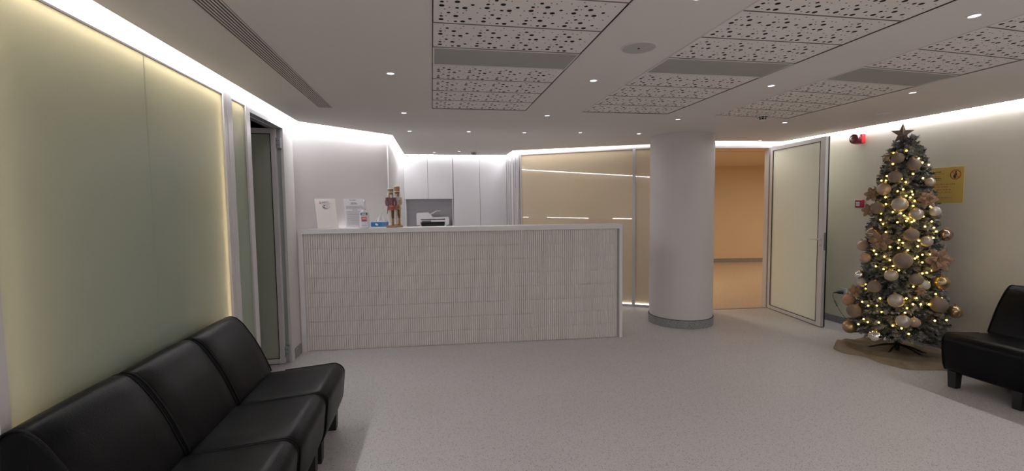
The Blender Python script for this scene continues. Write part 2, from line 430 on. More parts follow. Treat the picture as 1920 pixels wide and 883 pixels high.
struct('ceiling.001', bm, M['ceiling'], 'slab above the suspended ceiling')
bm = B(); prism(bm, [(1.45, 7.35), (3.66, 5.98), (4.72, 5.9), (5.4, 5.86), (5.4, 5.0), (12, 5.0), (12, 12.2), (1.45, 12.2)], 2.43, 2.48)
struct('ceiling.002', bm, M['corridor'], 'corridor ceiling')
bm = B(); slab(bm, (5.0, 7.60), (11, 6.7), -0.012, 0.012, 2.424, 2.43); struct('trim_2', bm, M['corridor'], 'shadow joint across the corridor ceiling')

# --- left wall
def lslab(bm, y0, y1, z0, z1, a=-0.12, b=0.0, mi=0):
    prism(bm, [(wl(y0) + a, y0), (wl(y1) + a, y1), (wl(y1) + b, y1), (wl(y0) + b, y0)], z0, z1, mi)
bm = B()
lslab(bm, YB, 1.78, 0, CAP)
lslab(bm, 1.78, 3.975, 2.297, CAP)
lslab(bm, 3.975, 4.745, 2.292, CAP)
lslab(bm, 4.745, 5.06, 0, CAP)
struct('wall_left', bm, M['wall'], 'white wall on the side of the three linked chairs')
# aluminium posts and rails of the glazed part
bm = B(); lslab(bm, 3.523, 3.655, 0, 2.33, -0.14, 0.012); lslab(bm, 3.575, 3.58, 0, 2.33, 0.012, 0.014)
struct('trim_3', bm, M['alu'], 'wide white aluminium post between the glass panels')
bm = B(); lslab(bm, 3.898, 3.972, 0, 2.30, -0.14, 0.012)
struct('trim_4', bm, M['alu'], 'slim white door post beside the narrow glass panel')
bm = B(); lslab(bm, 1.76, 1.80, 0, 2.30, -0.14, 0.012); struct('trim_5', bm, M['alu'], 'white post at the near end of the large glass panel')
# large and narrow backlit panes
def glass_box(n, y0, y1, seams, label, stud=None):
    t = thing('window_%d' % n, label, 'window', (0, 0, 0), kind='structure')
    ys = [y0] + seams + [y1]
    bm = B()
    for a, b in zip(ys, ys[1:]): lslab(bm, a, b - 0.0005, 0.06, 2.288, -0.010, -0.002)
    for s_ in seams: lslab(bm, s_ - .003, s_ + .003, 0.06, 2.288, -0.002, -0.0012)
    finish('glass_pane', bm, M['pane_green'], t)
    bm = B()
    lslab(bm, y0, y1, 2.288, 2.297, -0.02, 0.006, 0); lslab(bm, y0, y1, 0.0, 0.06, -0.02, 0.006, 1)
    finish('window_frame', bm, [M['seam'], M['alu']], t)
    bm = B()
    lslab(bm, y0, y1, 0.0, 2.30, -0.125, -0.115); lslab(bm, y0, y1, 2.29, 2.30, -0.12, -0.01); lslab(bm, y0, y0 + .005, 0.0, 2.30, -0.12, -0.01); lslab(bm, y1 - .005, y1, 0.0, 2.30, -0.12, -0.01); lslab(bm, y0, y1, 0.0, 0.01, -0.12, -0.01)
    finish('backing', bm, M['wall'], t)
    bm = B(); lslab(bm, y0 + .03, y1 - .03, 2.268, 2.282, -0.05, -0.03)
    if y1 - y0 > 1:
        lslab(bm, y1 - .02, y1 - .012, 0.08, 2.26, -0.045, -0.035); lslab(bm, y0 + .012, y0 + .017, 0.08, 2.26, -0.110, -0.105)
    finish('light_strip', bm, M['led_warm'], t)
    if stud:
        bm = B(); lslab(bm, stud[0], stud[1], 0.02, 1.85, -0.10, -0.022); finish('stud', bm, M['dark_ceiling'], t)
    return t
glass_box(1, 1.80, 3.523, [2.68], 'large frosted green glass wall panel glowing warm along its top, behind the linked chairs', (2.86, 2.96))
glass_box(2, 3.655, 3.898, [], 'narrow frosted green glass panel beside the open side door')
# door opening and the leaf swung into the dark room
bm = B(); lslab(bm, 3.975, 4.745, 2.262, 2.292, -0.12, 0.010); lslab(bm, 3.975, 4.745, 2.255, 2.262, -0.07, -0.05)
struct('trim_6', bm, M['silver'], 'head rail of the open side doorway')
bm = B(); lslab(bm, 4.735, 4.752, 0, 2.262, -0.12, -0.012); struct('trim_7', bm, M['silver'], 'silver hinge jamb of the side doorway')
bm = B(); lslab(bm, 4.735, 4.80, 0, 2.30, -0.012, 0.012); lslab(bm, 4.80, 4.84, 0, 2.30, 0.0, 0.006); struct('trim_8', bm, M['alu'], 'white casing between side doorway and reception counter')
bm = B(); lslab(bm, 4.842, 5.04, 0.0, 0.10, 0.0, 0.012); struct('baseboard_left', bm, M['skirt'], 'short grey speckled skirting beside the counter')

def door_leaf(name, label, L, Ht, glass, loc, rz, stile=0.075, handle=True, hinges=True):
    """leaf along local +x from the hinge, thickness along y"""
    d = thing(name, label, 'door', loc, rz, kind='structure')
    th = 0.05
    bm = B()
    box(bm, 0, stile * .7, -th / 2, th / 2, 0.008, Ht, 0.003, 0); box(bm, L - stile, L, -th / 2, th / 2, 0.008, Ht, 0.003)
    box(bm, stile * .7, L - stile, -th / 2, th / 2, 0.008, 0.055, 0.003); box(bm, stile * .7, L - stile, -th / 2, th / 2, Ht - 0.05, Ht, 0.003)
    finish('door_frame', bm, M['alu'], d)
    bm = B()
    for s in (-1, 1):
        y = s * (th / 2 - 0.004)
        box(bm, stile * .7, stile * .7 + .006, y - .006, y, 0.055, Ht - .05); box(bm, L - stile - .006, L - stile, y - .006, y, 0.055, Ht - .05)
        box(bm, stile * .7, L - stile, y - .006, y, 0.055, 0.061); box(bm, stile * .7, L - stile, y - .006, y, Ht - .056, Ht - .05)
    box(bm, L - 0.0005, L + 0.003, th / 2 - 0.014, th / 2 + 0.001, 0.01, Ht); box(bm, 0.05, L, -0.02, 0.02, 0.001, 0.008)
    finish('gasket', bm, M['gasket'], d)
    bm = B(); box(bm, stile * .7 - .01, L - stile + .01, -th / 2 + 0.010, th / 2 - 0.010, 0.05, Ht - .045)
    finish('glass_pane', bm, glass, d)
    if handle:
        for s in (-1, 1):
            bm = B(); hx = L - stile * .5
            m0 = len(bm.verts); lathe(bm, [(0, 0), (.017, 0), (.017, .008), (.009, .010), (.009, .04), (0, .04)], seg=16)
            xf(bm, m0, Matrix.Translation((hx, s * th / 2, 1.06)) @ Matrix.Rotation(-s * PI / 2, 4, 'X'))
            tube(bm, [(hx, s * (th / 2 + .040), 1.06), (hx - .02, s * (th / 2 + .045), 1.06), (hx - .12, s * (th / 2 + .042), 1.058)], [.009, .0085, .007], 8)
            m0 = len(bm.verts); lathe(bm, [(0, 0), (.014, 0), (.014, .007), (0, .007)], seg=16)
            xf(bm, m0, Matrix.Translation((hx, s * th / 2, 0.985)) @ Matrix.Rotation(-s * PI / 2, 4, 'X'))
            finish('door_handle', bm, M['white'], d, smooth=True)
            bm = B(); box(bm, hx - .003, hx + .003, s * (th / 2 + .0065) - .002, s * (th / 2 + .0065) + .002, 0.978, 0.993); finish('keyhole', bm, M['gasket'], d)
        bm = B(); box(bm, L, L + .002, -.012, .012, .93, 1.14); finish('lock_plate', bm, M['seam'], d)
    return d
d = door_leaf('door_1', 'frosted glass side door with pale frame, swung away into the dark room', 0.80, 2.255, M['pane_shaded'], (wl(4.72) - 0.045, 4.715, 0), PI, 0.06, handle=False)
for z in (0.12, 2.12):
    bm = B(); box(bm, -0.045, 0.0, -0.018, 0.018, z - .05, z + .05, .003)
    for a in (-.02, .02):
        for c in (-.028, -.012): box(bm, c - .003, c + .003, .018, .0195, z + a - .003, z + a + .003, 0, 1)
    finish('hinge', bm, [M['silver'], M['gasket']], d)
# dark side room
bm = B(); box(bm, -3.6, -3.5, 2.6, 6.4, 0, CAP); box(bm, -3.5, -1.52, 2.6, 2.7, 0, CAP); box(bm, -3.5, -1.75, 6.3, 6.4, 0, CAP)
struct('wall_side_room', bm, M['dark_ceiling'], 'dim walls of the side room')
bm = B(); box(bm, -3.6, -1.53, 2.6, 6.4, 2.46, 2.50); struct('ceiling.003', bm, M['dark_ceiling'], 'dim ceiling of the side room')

# --- white wall behind the counter, side return, back wall
bm = B(); slab(bm, (-1.385, 5.06), (-0.52, 5.84), 0, -0.10, 0, CAP); struct('wall_behind_counter', bm, M['wall'], 'plain white angled wall behind the near end of the counter')
bm = B(); prism(bm, [(-0.60, 5.84), (-0.52, 5.84), (-0.53, 8.2), (-0.62, 8.2)], 0, CAP); struct('wall_left_return', bm, M['wall'], 'white return wall beside the cabinets')
bm = B(); box(bm, -0.538, -0.510, 5.835, 5.87, 0, 2.34); struct('trim_9', bm, M['alu'], 'white corner bead at the end of the angled wall')
bm = B(); box(bm, -0.62, 1.45, 8.2, 8.3, 0, CAP); box(bm, -0.56, -0.447, 7.84, 7.86, 0, 2.36); struct('wall_back', bm, M['wall'], 'wall behind the cabinets')
bm = B(); prism(bm, [(1.257, 7.84), (1.257, 8.2), (1.36, 8.2), (1.47, 7.30), (1.37, 7.25)], 0, CAP); struct('wall_back_return', bm, M['wall'], 'short white return between cabinets and beige glass')
bm = B()
for (x, y, w) in ((1.262, 7.80, .03), (1.285, 7.70, .018), (1.300, 7.60, .014), (1.325, 7.46, .03), (1.345, 7.36, .03), (1.36, 7.275, .035)):
    box(bm, x - .022, x + .02, y - w, y + w, 0, 2.30, .004)
struct('trim_10', bm, M['alu'], 'ribbed white vertical profiles beside the cabinets')
bm = B(); box(bm, 1.268, 1.276, 7.725, 7.735, 0, 2.28); struct('trim_11', bm, M['seam'], 'dark vertical joint beside the cabinets')

# --- beige glass wall
G0 = (1.39, 7.235); G1 = (2.90, 6.342); G2 = (3.68, 5.89)
bm = B(); slab(bm, G0, G2, -0.03, -0.12, 0, CAP); slab(bm, G0, G2, 0.0, -0.03, 2.318, CAP); struct('wall_glass_back', bm, M['wall'], 'wall carrying the beige glass')
bm = B(); box(bm, 3.66, 3.78, 5.88, 6.02, 0, CAP); struct('wall_door_side', bm, M['wall'], 'wall end between glass and door opening')
for i, (p, q, lab) in enumerate(((G0, G1, 'large glossy beige glass wall panel reflecting the light lines, behind the counter'), (G1, G2, 'narrow glossy beige glass panel half hidden by the round column'))):
    t = thing('window_%d' % (3 + i), lab, 'glass panel', kind='structure')
    P = Vector(p); Q = Vector(q); dd = (Q - P).normalized()
    bm = B(); slab(bm, P + dd * .02, Q - dd * .02, -0.028, -0.006, 0.05, 2.300); finish('glass_pane', bm, M['pane_beige'], t)
    bm = B(); slab(bm, P, P + dd * .022, -0.03, 0.012, 0, 2.318); slab(bm, Q - dd * .022, Q, -0.03, 0.012, 0, 2.318)
    slab(bm, P + dd * .02, Q - dd * .02, -0.03, 0.012, 2.300, 2.318); slab(bm, P + dd * .02, Q - dd * .02, -0.03, 0.012, 0.0, 0.035)
    finish('window_frame', bm, M['alu'], t)
    bm = B(); slab(bm, P + dd * .022, Q - dd * .022, -0.005, 0.009, 0.035, 0.046); finish('light_strip', bm, M['led_base'], t)

# --- door opening to the corridor and its open leaf
bm = B(); slab(bm, A0, (5.1, 5.825), 0.0, -0.12, 2.30, CAP); prism(bm, [(4.73, 5.86), (5.4, 5.82), (5.4, 5.95), (4.74, 5.98)], 0, CAP)
struct('wall_back_right', bm, M['wall'], 'white wall above and beside the corridor door opening')
bm = B(); slab(bm, A0, A1, 0.01, -0.06, 2.272, 2.302); slab(bm, (4.69, 5.855), (4.735, 5.852), 0.012, -0.08, 0, 2.302)
struct('door_frame', bm, M['alu'], 'white frame of the corridor door opening')
L = math.hypot(4.71 - 4.57, 5.82 - 4.75)
door_leaf('door_2', 'open frosted glass door with white frame and lever handle, near the tree', 1.075, 2.275, M['pane_door'], (4.722, 5.825, 0), math.atan2(4.75 - 5.82, 4.575 - 4.71), 0.085)

# --- corridor shell
bm = B(); slab(bm, (3.0, 11.33), (11.5, 10.02), 0, -0.1, 0, 2.48); box(bm, 11.5, 11.6, 5, 12.1, 0, 2.48); box(bm, 1.5, 1.6, 7.4, 12.1, 0, 2.48); box(bm, 5.3, 11.6, 5.0, 5.1, 0, 2.48)
struct('wall_corridor', bm, M['corridor'], 'warm lit plain corridor wall beyond the door opening')
bm = B(); slab(bm, (3.0, 11.33), (11.5, 10.02), 0.012, 0, 0, 0.10); struct('baseboard_corridor', bm, M['skirt'], 'grey skirting at the foot of the corridor wall')

# --- right wall and the wall behind the camera
bm = B(); prism(bm, [(wr(5.9), 5.86), (wr(YB), YB), (wr(YB) + .2, YB), (wr(5.9) + .2, 5.86)], 0, CAP); struct('wall_right', bm, M['wall_cream'], 'cream wall behind the tree and the side chairs')
bm = B(); prism(bm, [(wr(5.8) - .012, 5.8), (wr(YB) - .012, YB), (wr(YB), YB), (wr(5.8), 5.8)], 0, 0.085); struct('baseboard_right', bm, M['skirt'], 'grey speckled skirting along the cream wall')
bm = B(); box(bm, -1.8, 5.4, YB - .1, YB, 0, CAP); struct('wall_rear', bm, M['wall'], 'white wall behind the viewer')

# --- cove light strips: one per run
labs = ['long white cove light strip above the large green glass panel', 'cove light strip above the angled white wall', 'short cove light strip running back towards the cabinets',
        'cove light strip above the white cabinets', 'very short cove light strip beside the cabinets, above the ribbed profiles', 'cove light strip above the beige glass wall',
        'cove light strip over the corridor door opening', 'cove light strip in the corner above the open glass door', 'long white cove light strip above the cream wall and tree']
for i in range(9):
    a, b, c, dd = E_[i], E_[i + 1], W_[i + 1], W_[i]
    t = thing('led_strip', labs[i], 'light strip', group='white light lines around the ceiling edge')
    A_, B_, C_, D_ = [Vector(q) for q in (a, b, c, dd)]
    ga = min(.9, .017 / (A_ - D_).length); gb = min(.9, .017 / (B_ - C_).length)
    P_, Q_ = D_.lerp(A_, ga), C_.lerp(B_, gb)
    bm = B(); prism(bm, [P_, Q_, C_, D_], H + 0.004, H + 0.014); finish('light_core', bm, M['led'], t)
    bm = B(); prism(bm, [A_, B_, Q_, P_], H + 0.010, H + 0.014); finish('diffuser', bm, M['cover'], t)

# --- round column
bm = B(); lathe(bm, [(0.383, 0.10), (0.383, H)], 3.106, 5.40, 96, cap=False); c = struct('column', bm, M['plaster_col'], 'round white column in the middle of the room', smooth=True)
bm = B(); lathe(bm, [(0.383, 0.0), (0.394, 0.0), (0.394, 0.098), (0.391, 0.10), (0.383, 0.10)], 3.106, 5.40, 96, cap=False); k = finish('column_base', bm, [M['skirt']], c, smooth=True)
bm = B(); lathe(bm, [(0.3835, 0.10), (0.3925, 0.1005), (0.3925, 0.104), (0.3835, 0.104)], 3.106, 5.40, 96, cap=False); finish('base_trim', bm, M['gasket'], c, smooth=True)

# ================================================================== CEILING FITTINGS
random.seed(11)
def hole_pattern(w, d):
    """four by two staggered clusters of large, middle and small holes, as on the real tiles"""
    L_ = [(.05, .13), (.56, .04), (.38, .43)]; M_ = [(.05, .38), (.39, .02), (.21, .66), (.72, .28)]
    S_ = [(.05, .60), (.16, .42), (.22, .03), (.41, .72), (.54, .69), (.90, .08), (.86, .76), (.60, .88), (.12, .90)]
    pts = []
    cw = (w - .05) / 4.0; ch = (d - .03) / 2.0
    for i in range(4):
        for j in range(2):
            for q, r in ((L_, .0118), (M_, .0086), (S_, .0036)):
                for u, v in q: pts.append((.03 + (i + u) * cw, d - .015 - (j + v + .06) * ch, r))
    return [p for p in pts if p[0] < w - .015 and .012 < p[1] < d - .012]
PW, PD = 0.82, 0.30
PAT = hole_pattern(PW, PD)
def tile_obj(s, y1, y0):
    """tile between far joint y1 and near joint y0; mesh built around its own corner"""
    x0, x1, sh = STR[s]; w = x1 - x0; dpt = y1 - y0; g = 0.005
    bm = B()
    def P(x, y, z): return bm.verts.new((x, y + sh * x, z))
    a = [(g, g), (w - g, g), (w - g, dpt - g), (g, dpt - g)]
    lo = [P(x, y, 0) for x, y in a]; hi = [P(x, y, .012) for x, y in a]
    bm.faces.new(lo[::-1]); bm.faces.new(hi)
    for i in range(4): bm.faces.new((lo[i], lo[(i + 1) % 4], hi[(i + 1) % 4], hi[i]))
    for px, py, r in PAT:
        cx, cy = px * w / PW, py * dpt / PD
        ring = [P(cx + r * math.cos(2 * PI * k / 12), cy + r * math.sin(2 * PI * k / 12), -0.0006) for k in range(12)]
        f = bm.faces.new(ring[::-1]); f.material_index = 1
    me = bpy.data.meshes.new('ceiling_tile'); bm.to_mesh(me); bm.free(); me.materials.append(M['perf']); me.materials.append(M['hole'])
    o = bpy.data.objects.new('ceiling_tile', me); COL.objects.link(o); o.location = (x0, y0, H + 0.003)
    return o
snames = ['strip over the counter, beside the long slot vent', 'middle strip by the round ceiling speaker', 'strip nearest the tree']
far = ['touching the far side of the grey grille', 'second beyond the grey grille', 'third beyond the grey grille', 'at the far end']
near = ['touching the near side of the grey grille', 'second on the near side of the grille', 'third on the near side of the grille', 'fourth on the near side of the grille', 'fifth on the near side of the grille']
for s in range(3):
    for k in range(9):
        if k == 4:
            x0, x1, sh = STR[s]; w = x1 - x0; y1, y0 = JY[4], JY[5]
            t = thing('air_grille', 'dark grey rectangular air grille crossing the %s' % ['strip over the counter', 'middle perforated strip', 'perforated strip nearest the tree'][s], 'vent', (x0, y0, H), group='grey air grilles in the perforated strips')
            dp = y1 - y0
            def q(bm, xa, xb, ya, yb, za, zb): prism(bm, [(xa, ya + sh * xa), (xb, ya + sh * xb), (xb, yb + sh * xb), (xa, yb + sh * xa)], za, zb)
            bm = B(); q(bm, .004, w - .004, .004, .014, 0, .012); q(bm, .004, w - .004, dp - .014, dp - .004, 0, .012); q(bm, .004, .012, .014, dp - .014, 0, .012); q(bm, w - .012, w - .004, .014, dp - .014, 0, .012)
            finish('grille_frame', bm, M['perf'], t)
            bm = B()
            for j in range(32): yy = .016 + j * (dp - .032) / 32; q(bm, .012, w - .012, yy, yy + (dp - .032) / 32 * .62, 0.002, .006)
            finish('slats', bm, M['grille'], t)
            bm = B(); q(bm, .012, w - .012, .014, dp - .014, .010, .012); finish('backing', bm, M['grille_back'], t)
            continue
        o = tile_obj(s, JY[k], JY[k + 1])
        where = far[3 - k] if k < 4 else near[k - 5]
        tag(o, 'white perforated ceiling tile in the %s, %s' % (snames[s], where), 'ceiling tile', 'perforated ceiling tiles')
    x0, x1, sh = STR[s]
    bm = B()
    for (xa, xb, ya, yb) in ((x0 - .008, x0, JY[-1], JY[0]), (x1, x1 + .008, JY[-1], JY[0])):
        prism(bm, [corner(s, xa, ya), corner(s, xb, ya), corner(s, xb, yb), corner(s, xa, yb)], H - .0015, H + .02, 0)
    prism(bm, [corner(s, x0, JY[0]), corner(s, x1, JY[0]), corner(s, x1, JY[0] + .008), corner(s, x0, JY[0] + .008)], H - .0015, H + .02)
    prism(bm, [corner(s, x0, JY[-1]), corner(s, x1, JY[-1]), corner(s, x1, JY[0]), corner(s, x0, JY[0])], H + .018, H + .03, 1)
    for yj in JY[1:-1]:  # T-bars in dark seam colour, standing in for joint shadow between tiles
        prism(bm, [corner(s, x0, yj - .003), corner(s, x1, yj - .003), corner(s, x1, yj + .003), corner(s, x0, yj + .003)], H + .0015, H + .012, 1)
    struct('trim_%d' % (12 + s), bm, [M['slot'], M['seam']], 'edge channel and dark joint-shadow bars of the perforated strip')

# fill light panels, added out of view behind the viewer to lift the room
for i, (x, y, w) in enumerate(((.3, -1.1, 'on the side of the linked chairs'), (1.9, -1.1, 'in the middle'), (3.5, -1.1, 'on the side of the cream wall'))):
    t = thing('fill_light_panel', 'added unseen fill light panel at the ceiling behind the viewer, ' + w, 'ceiling light', (x, y, H), group='added fill light panels behind the viewer')
    bm = B(); box(bm, -.6, .6, -.32, -.30, -.012, 0); box(bm, -.6, .6, .30, .32, -.012, 0); box(bm, -.6, -.58, -.30, .30, -.012, 0); box(bm, .58, .6, -.30, .30, -.012, 0); finish('fill_panel_frame', bm, M['white'], t)
    bm = B(); box(bm, -.58, .58, -.30, .30, -.008, -.002); finish('diffuser', bm, M['panel'], t)
# slot diffuser
t = thing('slot_vent', 'long linear slot vent with thin bars near the large glass panel', 'vent', (0, 0, H))
x0a, x0b, x1a, x1b = -0.965, -0.838, -0.925, -0.812   # near (y=-0.5) and far (y=4.17) ends
def lerp(a, b, t_): return a + (b - a) * t_
bm = B()
for k in range(8):
    f0 = k / 7.55; f1 = f0 + 0.028 + 0.035
    prism(bm, [(lerp(x0a, x0b, f0), -.5), (lerp(x0a, x0b, f1), -.5), (lerp(x1a, x1b, f1), 4.17), (lerp(x1a, x1b, f0), 4.17)], -0.004, 0.0)
finish('bars', bm, M['slot'], t)
bm = B(); prism(bm, [(x0a, -.5), (x0b, -.5), (x1b, 4.17), (x1a, 4.17)], -0.001, -0.0003); finish('slot_back', bm, M['hole'], t)

# downlights
DL = [(-.24, 1.8, 'above the linked chairs, out of the far rows'), (-.24, 3.075, 'between the slot vent and the strip over the counter'), (-.23, 4.32, 'beyond the end of the slot vent'),
      (1.10, 1.8, 'near the ceiling speaker, closest to the viewer'), (1.106, 3.07, 'in the gap between the first and middle strips, beside the grilles'), (1.091, 4.30, 'just past the far ends of the first and middle strips'),
      (2.48, 1.79, 'largest, between the middle strip and the strip nearest the tree'), (2.444, 3.04, 'in the gap between middle strip and tree strip, beyond the grilles'), (2.449, 4.34, 'past the far end of the middle strip, before the column'),
      (3.727, 3.09, 'beside the grille of the strip nearest the tree'), (3.70, 4.39, 'past the far end of the strip nearest the tree'),
      (-.227, 5.33, 'above the angled wall end'), (.43, 5.30, 'above the printer niche, in front of the cabinets'), (1.074, 5.316, 'above the counter, in front of the tall cabinet'), (1.73, 5.254, 'above the far end of the counter'), (2.466, 5.264, 'beside the top of the column'),
      (.052, 7.35, 'deep behind the counter, over the printer'), (.43, 7.18, 'deep behind the counter, beside the far smoke detector'), (4.40, 5.66, 'above the open glass door')]
dl0 = None
for x, y, w in DL:
    if dl0 is None:
        dl0 = thing('downlight', '', 'ceiling light', (x, y, H), group='small round ceiling downlights')
        bm = B(); lathe(bm, [(.030, 0), (.030, -.0025), (.024, -.004), (.022, -.0012)], seg=24, cap=False); finish('trim_ring', bm, M['white'], dl0, smooth=True)
        bm = B(); lathe(bm, [(0, -.0035), (.015, -.003), (.0225, -.0010)], seg=24, cap=False); finish('lens', bm, M['spot'], dl0, smooth=True)
        dl0['label'] = 'small round bluish-white downlight ' + w
    else: copy_thing(dl0, (x, y, H), label='small round bluish-white downlight ' + w)
# speaker, cap, detectors
t = thing('ceiling_speaker', 'round grey flush ceiling speaker between two perforated strips', 'speaker', (1.125, 2.41, H))
bm = B(); lathe(bm, [(.088, -.004), (.094, -.005), (.098, -.002), (.098, 0)], seg=48, cap=False); finish('rim', bm, M['slot'], t, smooth=True)
bm = B(); lathe(bm, [(0, -.0045), (.088, -.004)], seg=48, cap=False); lathe(bm, [(0, -.0075), (.006, -.006), (.007, -.0045)], seg=12, cap=False, mi=1); finish('mesh_cover', bm, [M['speaker'], M['hole']], t)
bm = B(); lathe(bm, [(0, -.008), (.055, -.007), (.062, -.003), (.062, 0)], 4.292, 3.818, 40, cap=False, z=H)
tag(finish('ceiling_disc', bm, M['white'], smooth=True), 'flat white round cover disc on the ceiling near the top of the tree', 'cover disc')
def detector(x, y, label):
    t = thing('smoke_detector', label, 'smoke detector', (x, y, H), group='ceiling smoke detectors')
    bm = B(); lathe(bm, [(.050, 0), (.050, -.012), (.046, -.016)], seg=32, cap=False); finish('base', bm, M['cream'], t, smooth=True)
    bm = B(); lathe(bm, [(.046, -.016), (.046, -.022), (.038, -.036), (.022, -.042)], seg=32, cap=False); finish('chamber', bm, M['hole'], t, smooth=True)
    bm = B()
    for k in range(10):
        a = 2 * PI * k / 10; m0 = len(bm.verts); box(bm, .030, .049, -.0018, .0018, -.040, -.014); xf(bm, m0, Matrix.Rotation(a, 4, 'Z'))
    lathe(bm, [(.048, -.026), (.044, -.029), (.044, -.026)], seg=32, cap=False)
    lathe(bm, [(.026, -.040), (.022, -.046), (.010, -.056), (0, -.057)], seg=24, cap=False)
    finish('cage', bm, M['cream'], t, smooth=True)
detector(3.186, 4.07, 'cream smoke detector hanging at the far end of the strip nearest the tree')
detector(.66, 7.25, 'small cream smoke detector hanging in front of the white cabinets')
# ceiling lights that warm the corridor
for x, y, lb in ((8.6, 7.4, 'round warm ceiling light in the corridor, far end'), (3.3, 8.6, 'round warm ceiling light in the corridor, near end')):
    t = thing('ceiling_light', lb, 'ceiling light', (x, y, 2.43), group='warm corridor lights')
    bm = B(); lathe(bm, [(.30, 0), (.30, -.03), (.28, -.035)], seg=32, cap=False); finish('light_housing', bm, M['white'], t)
    bm = B(); lathe(bm, [(0, -.045), (.28, -.033)], seg=32, cap=False); finish('diffuser', bm, M['corr_lamp'], t)

# measured places on the tree: (x, y, z, radius, finish)
BAUBLES = [(4.349, 3.813, 1.919, 0.036, 'b'), (4.361, 3.729, 1.91, 0.051, 't'), (4.431, 3.631, 1.842, 0.055, 't'), (4.329, 3.72, 1.734, 0.056, 't'), (4.292, 3.793, 1.621, 0.057, 'c'), (4.545, 3.573, 1.675, 0.039, 'p'), (4.311, 3.649, 1.472, 0.065, 'p'), (4.257, 3.814, 1.437, 0.057, 't'), (4.39, 3.559, 1.382, 0.054, 'p'), (4.55, 3.523, 1.405, 0.044, 's'), (4.232, 3.836, 1.185, 0.057, 'b'), (4.349, 3.561, 1.191, 0.059, 't'), (4.448, 3.505, 1.133, 0.049, 'p'), (4.717, 3.55, 1.183, 0.055, 'b'), (4.261, 3.96, 1.062, 0.054, 'c'), (4.291, 3.58, 0.953, 0.074, 't'), (4.217, 3.892, 0.946, 0.048, 'c'), (4.216, 3.942, 0.769, 0.043, 'm'), (4.233, 3.635, 0.808, 0.055, 'p'), (4.355, 3.505, 0.783, 0.054, 't'), (4.178, 3.75, 0.684, 0.056, 't'), (4.571, 3.457, 0.757, 0.063, 'g'), (4.408, 3.475, 0.737, 0.044, 's'), (4.253, 4.087, 0.484, 0.061, 'r'), (4.228, 3.576, 0.582, 0.064, 'p'), (4.141, 3.921, 0.414, 0.064, 't'), (4.506, 3.421, 0.561, 0.068, 't'), (4.766, 3.475, 0.472, 0.059, 'g'), (4.208, 4.027, 0.22, 0.066, 'g'), (4.152, 3.692, 0.217, 0.061, 'm'), (4.238, 3.512, 0.401, 0.059, 'p'), (4.302, 3.46, 0.401, 0.044, 'c'), (4.191, 3.898, 0.701, 0.042, 's')]
FLOWERS = [(4.294, 3.902, 1.573, 0.079), (4.262, 3.901, 1.416, 0.074), (4.473, 3.537, 1.513, 0.083), (4.22, 3.736, 1.122, 0.097), (4.53, 3.466, 0.959, 0.117), (4.175, 3.938, 0.609, 0.07), (4.366, 3.472, 0.68, 0.044)]
BULBS = [(4.438, 3.713, 1.979), (4.395, 3.798, 1.965), (4.372, 3.832, 1.92), (4.491, 3.639, 1.898), (4.518, 3.627, 1.86), (4.608, 3.641, 1.84), (4.36, 3.772, 1.859), (4.413, 3.663, 1.821), (4.43, 3.636, 1.755), (4.336, 3.806, 1.746), (4.337, 3.86, 1.706), (4.328, 3.806, 1.703), (4.365, 3.686, 1.713), (4.501, 3.602, 1.713), (4.556, 3.599, 1.705), (4.38, 3.658, 1.68), (4.335, 3.693, 1.597), (4.358, 3.662, 1.613), (4.401, 3.616, 1.589), (4.298, 3.779, 1.543), (4.366, 3.638, 1.553), (4.387, 3.616, 1.538), (4.404, 3.609, 1.563), (4.408, 3.593, 1.504), (4.288, 3.762, 1.476), (4.393, 3.592, 1.457), (4.4, 3.58, 1.415), (4.533, 3.549, 1.45), (4.271, 3.792, 1.386), (4.295, 3.697, 1.401), (4.323, 3.645, 1.39), (4.337, 3.625, 1.368), (4.456, 3.548, 1.359), (4.354, 3.604, 1.341), (4.345, 3.609, 1.318), (4.389, 3.575, 1.319), (4.374, 3.583, 1.31), (4.532, 3.533, 1.312), (4.264, 3.789, 1.325), (4.264, 3.761, 1.287), (4.304, 3.657, 1.306), (4.464, 3.536, 1.267), (4.554, 3.528, 1.256), (4.582, 3.528, 1.219), (4.262, 3.729, 1.209), (4.3, 3.631, 1.139), (4.538, 3.517, 1.162), (4.315, 3.608, 1.115), (4.409, 3.542, 1.139), (4.399, 3.54, 1.087), (4.262, 3.684, 1.073), (4.293, 3.629, 1.067), (4.336, 3.577, 1.049), (4.234, 3.817, 1.026), (4.23, 3.789, 0.994), (4.241, 3.714, 0.975), (4.253, 3.671, 0.948), (4.391, 3.533, 0.99), (4.375, 3.54, 0.974), (4.428, 3.519, 1.009), (4.495, 3.503, 1.012), (4.423, 3.513, 0.939), (4.217, 3.776, 0.876), (4.229, 3.709, 0.859), (4.261, 3.644, 0.894), (4.282, 3.607, 0.858), (4.417, 3.504, 0.839), (4.452, 3.493, 0.846), (4.501, 3.487, 0.864), (4.2, 3.863, 0.689), (4.19, 3.848, 0.647), (4.349, 3.524, 0.716), (4.462, 3.482, 0.757), (4.423, 3.488, 0.72), (4.518, 3.459, 0.653), (4.579, 3.453, 0.61), (4.189, 3.698, 0.58), (4.296, 3.538, 0.606), (4.358, 3.496, 0.612), (4.378, 3.474, 0.561), (4.439, 3.452, 0.562), (4.328, 3.503, 0.557), (4.289, 3.523, 0.519), (4.166, 3.858, 0.515), (4.158, 3.786, 0.492), (4.171, 3.71, 0.508), (4.176, 3.664, 0.457), (4.273, 3.526, 0.477), (4.132, 3.805, 0.357), (4.134, 3.763, 0.337), (4.154, 3.668, 0.356), (4.15, 3.876, 0.287), (4.201, 3.574, 0.347), (4.244, 3.528, 0.331), (4.29, 3.498, 0.284), (4.326, 3.471, 0.418), (4.468, 3.418, 0.417), (4.598, 3.419, 0.416)]
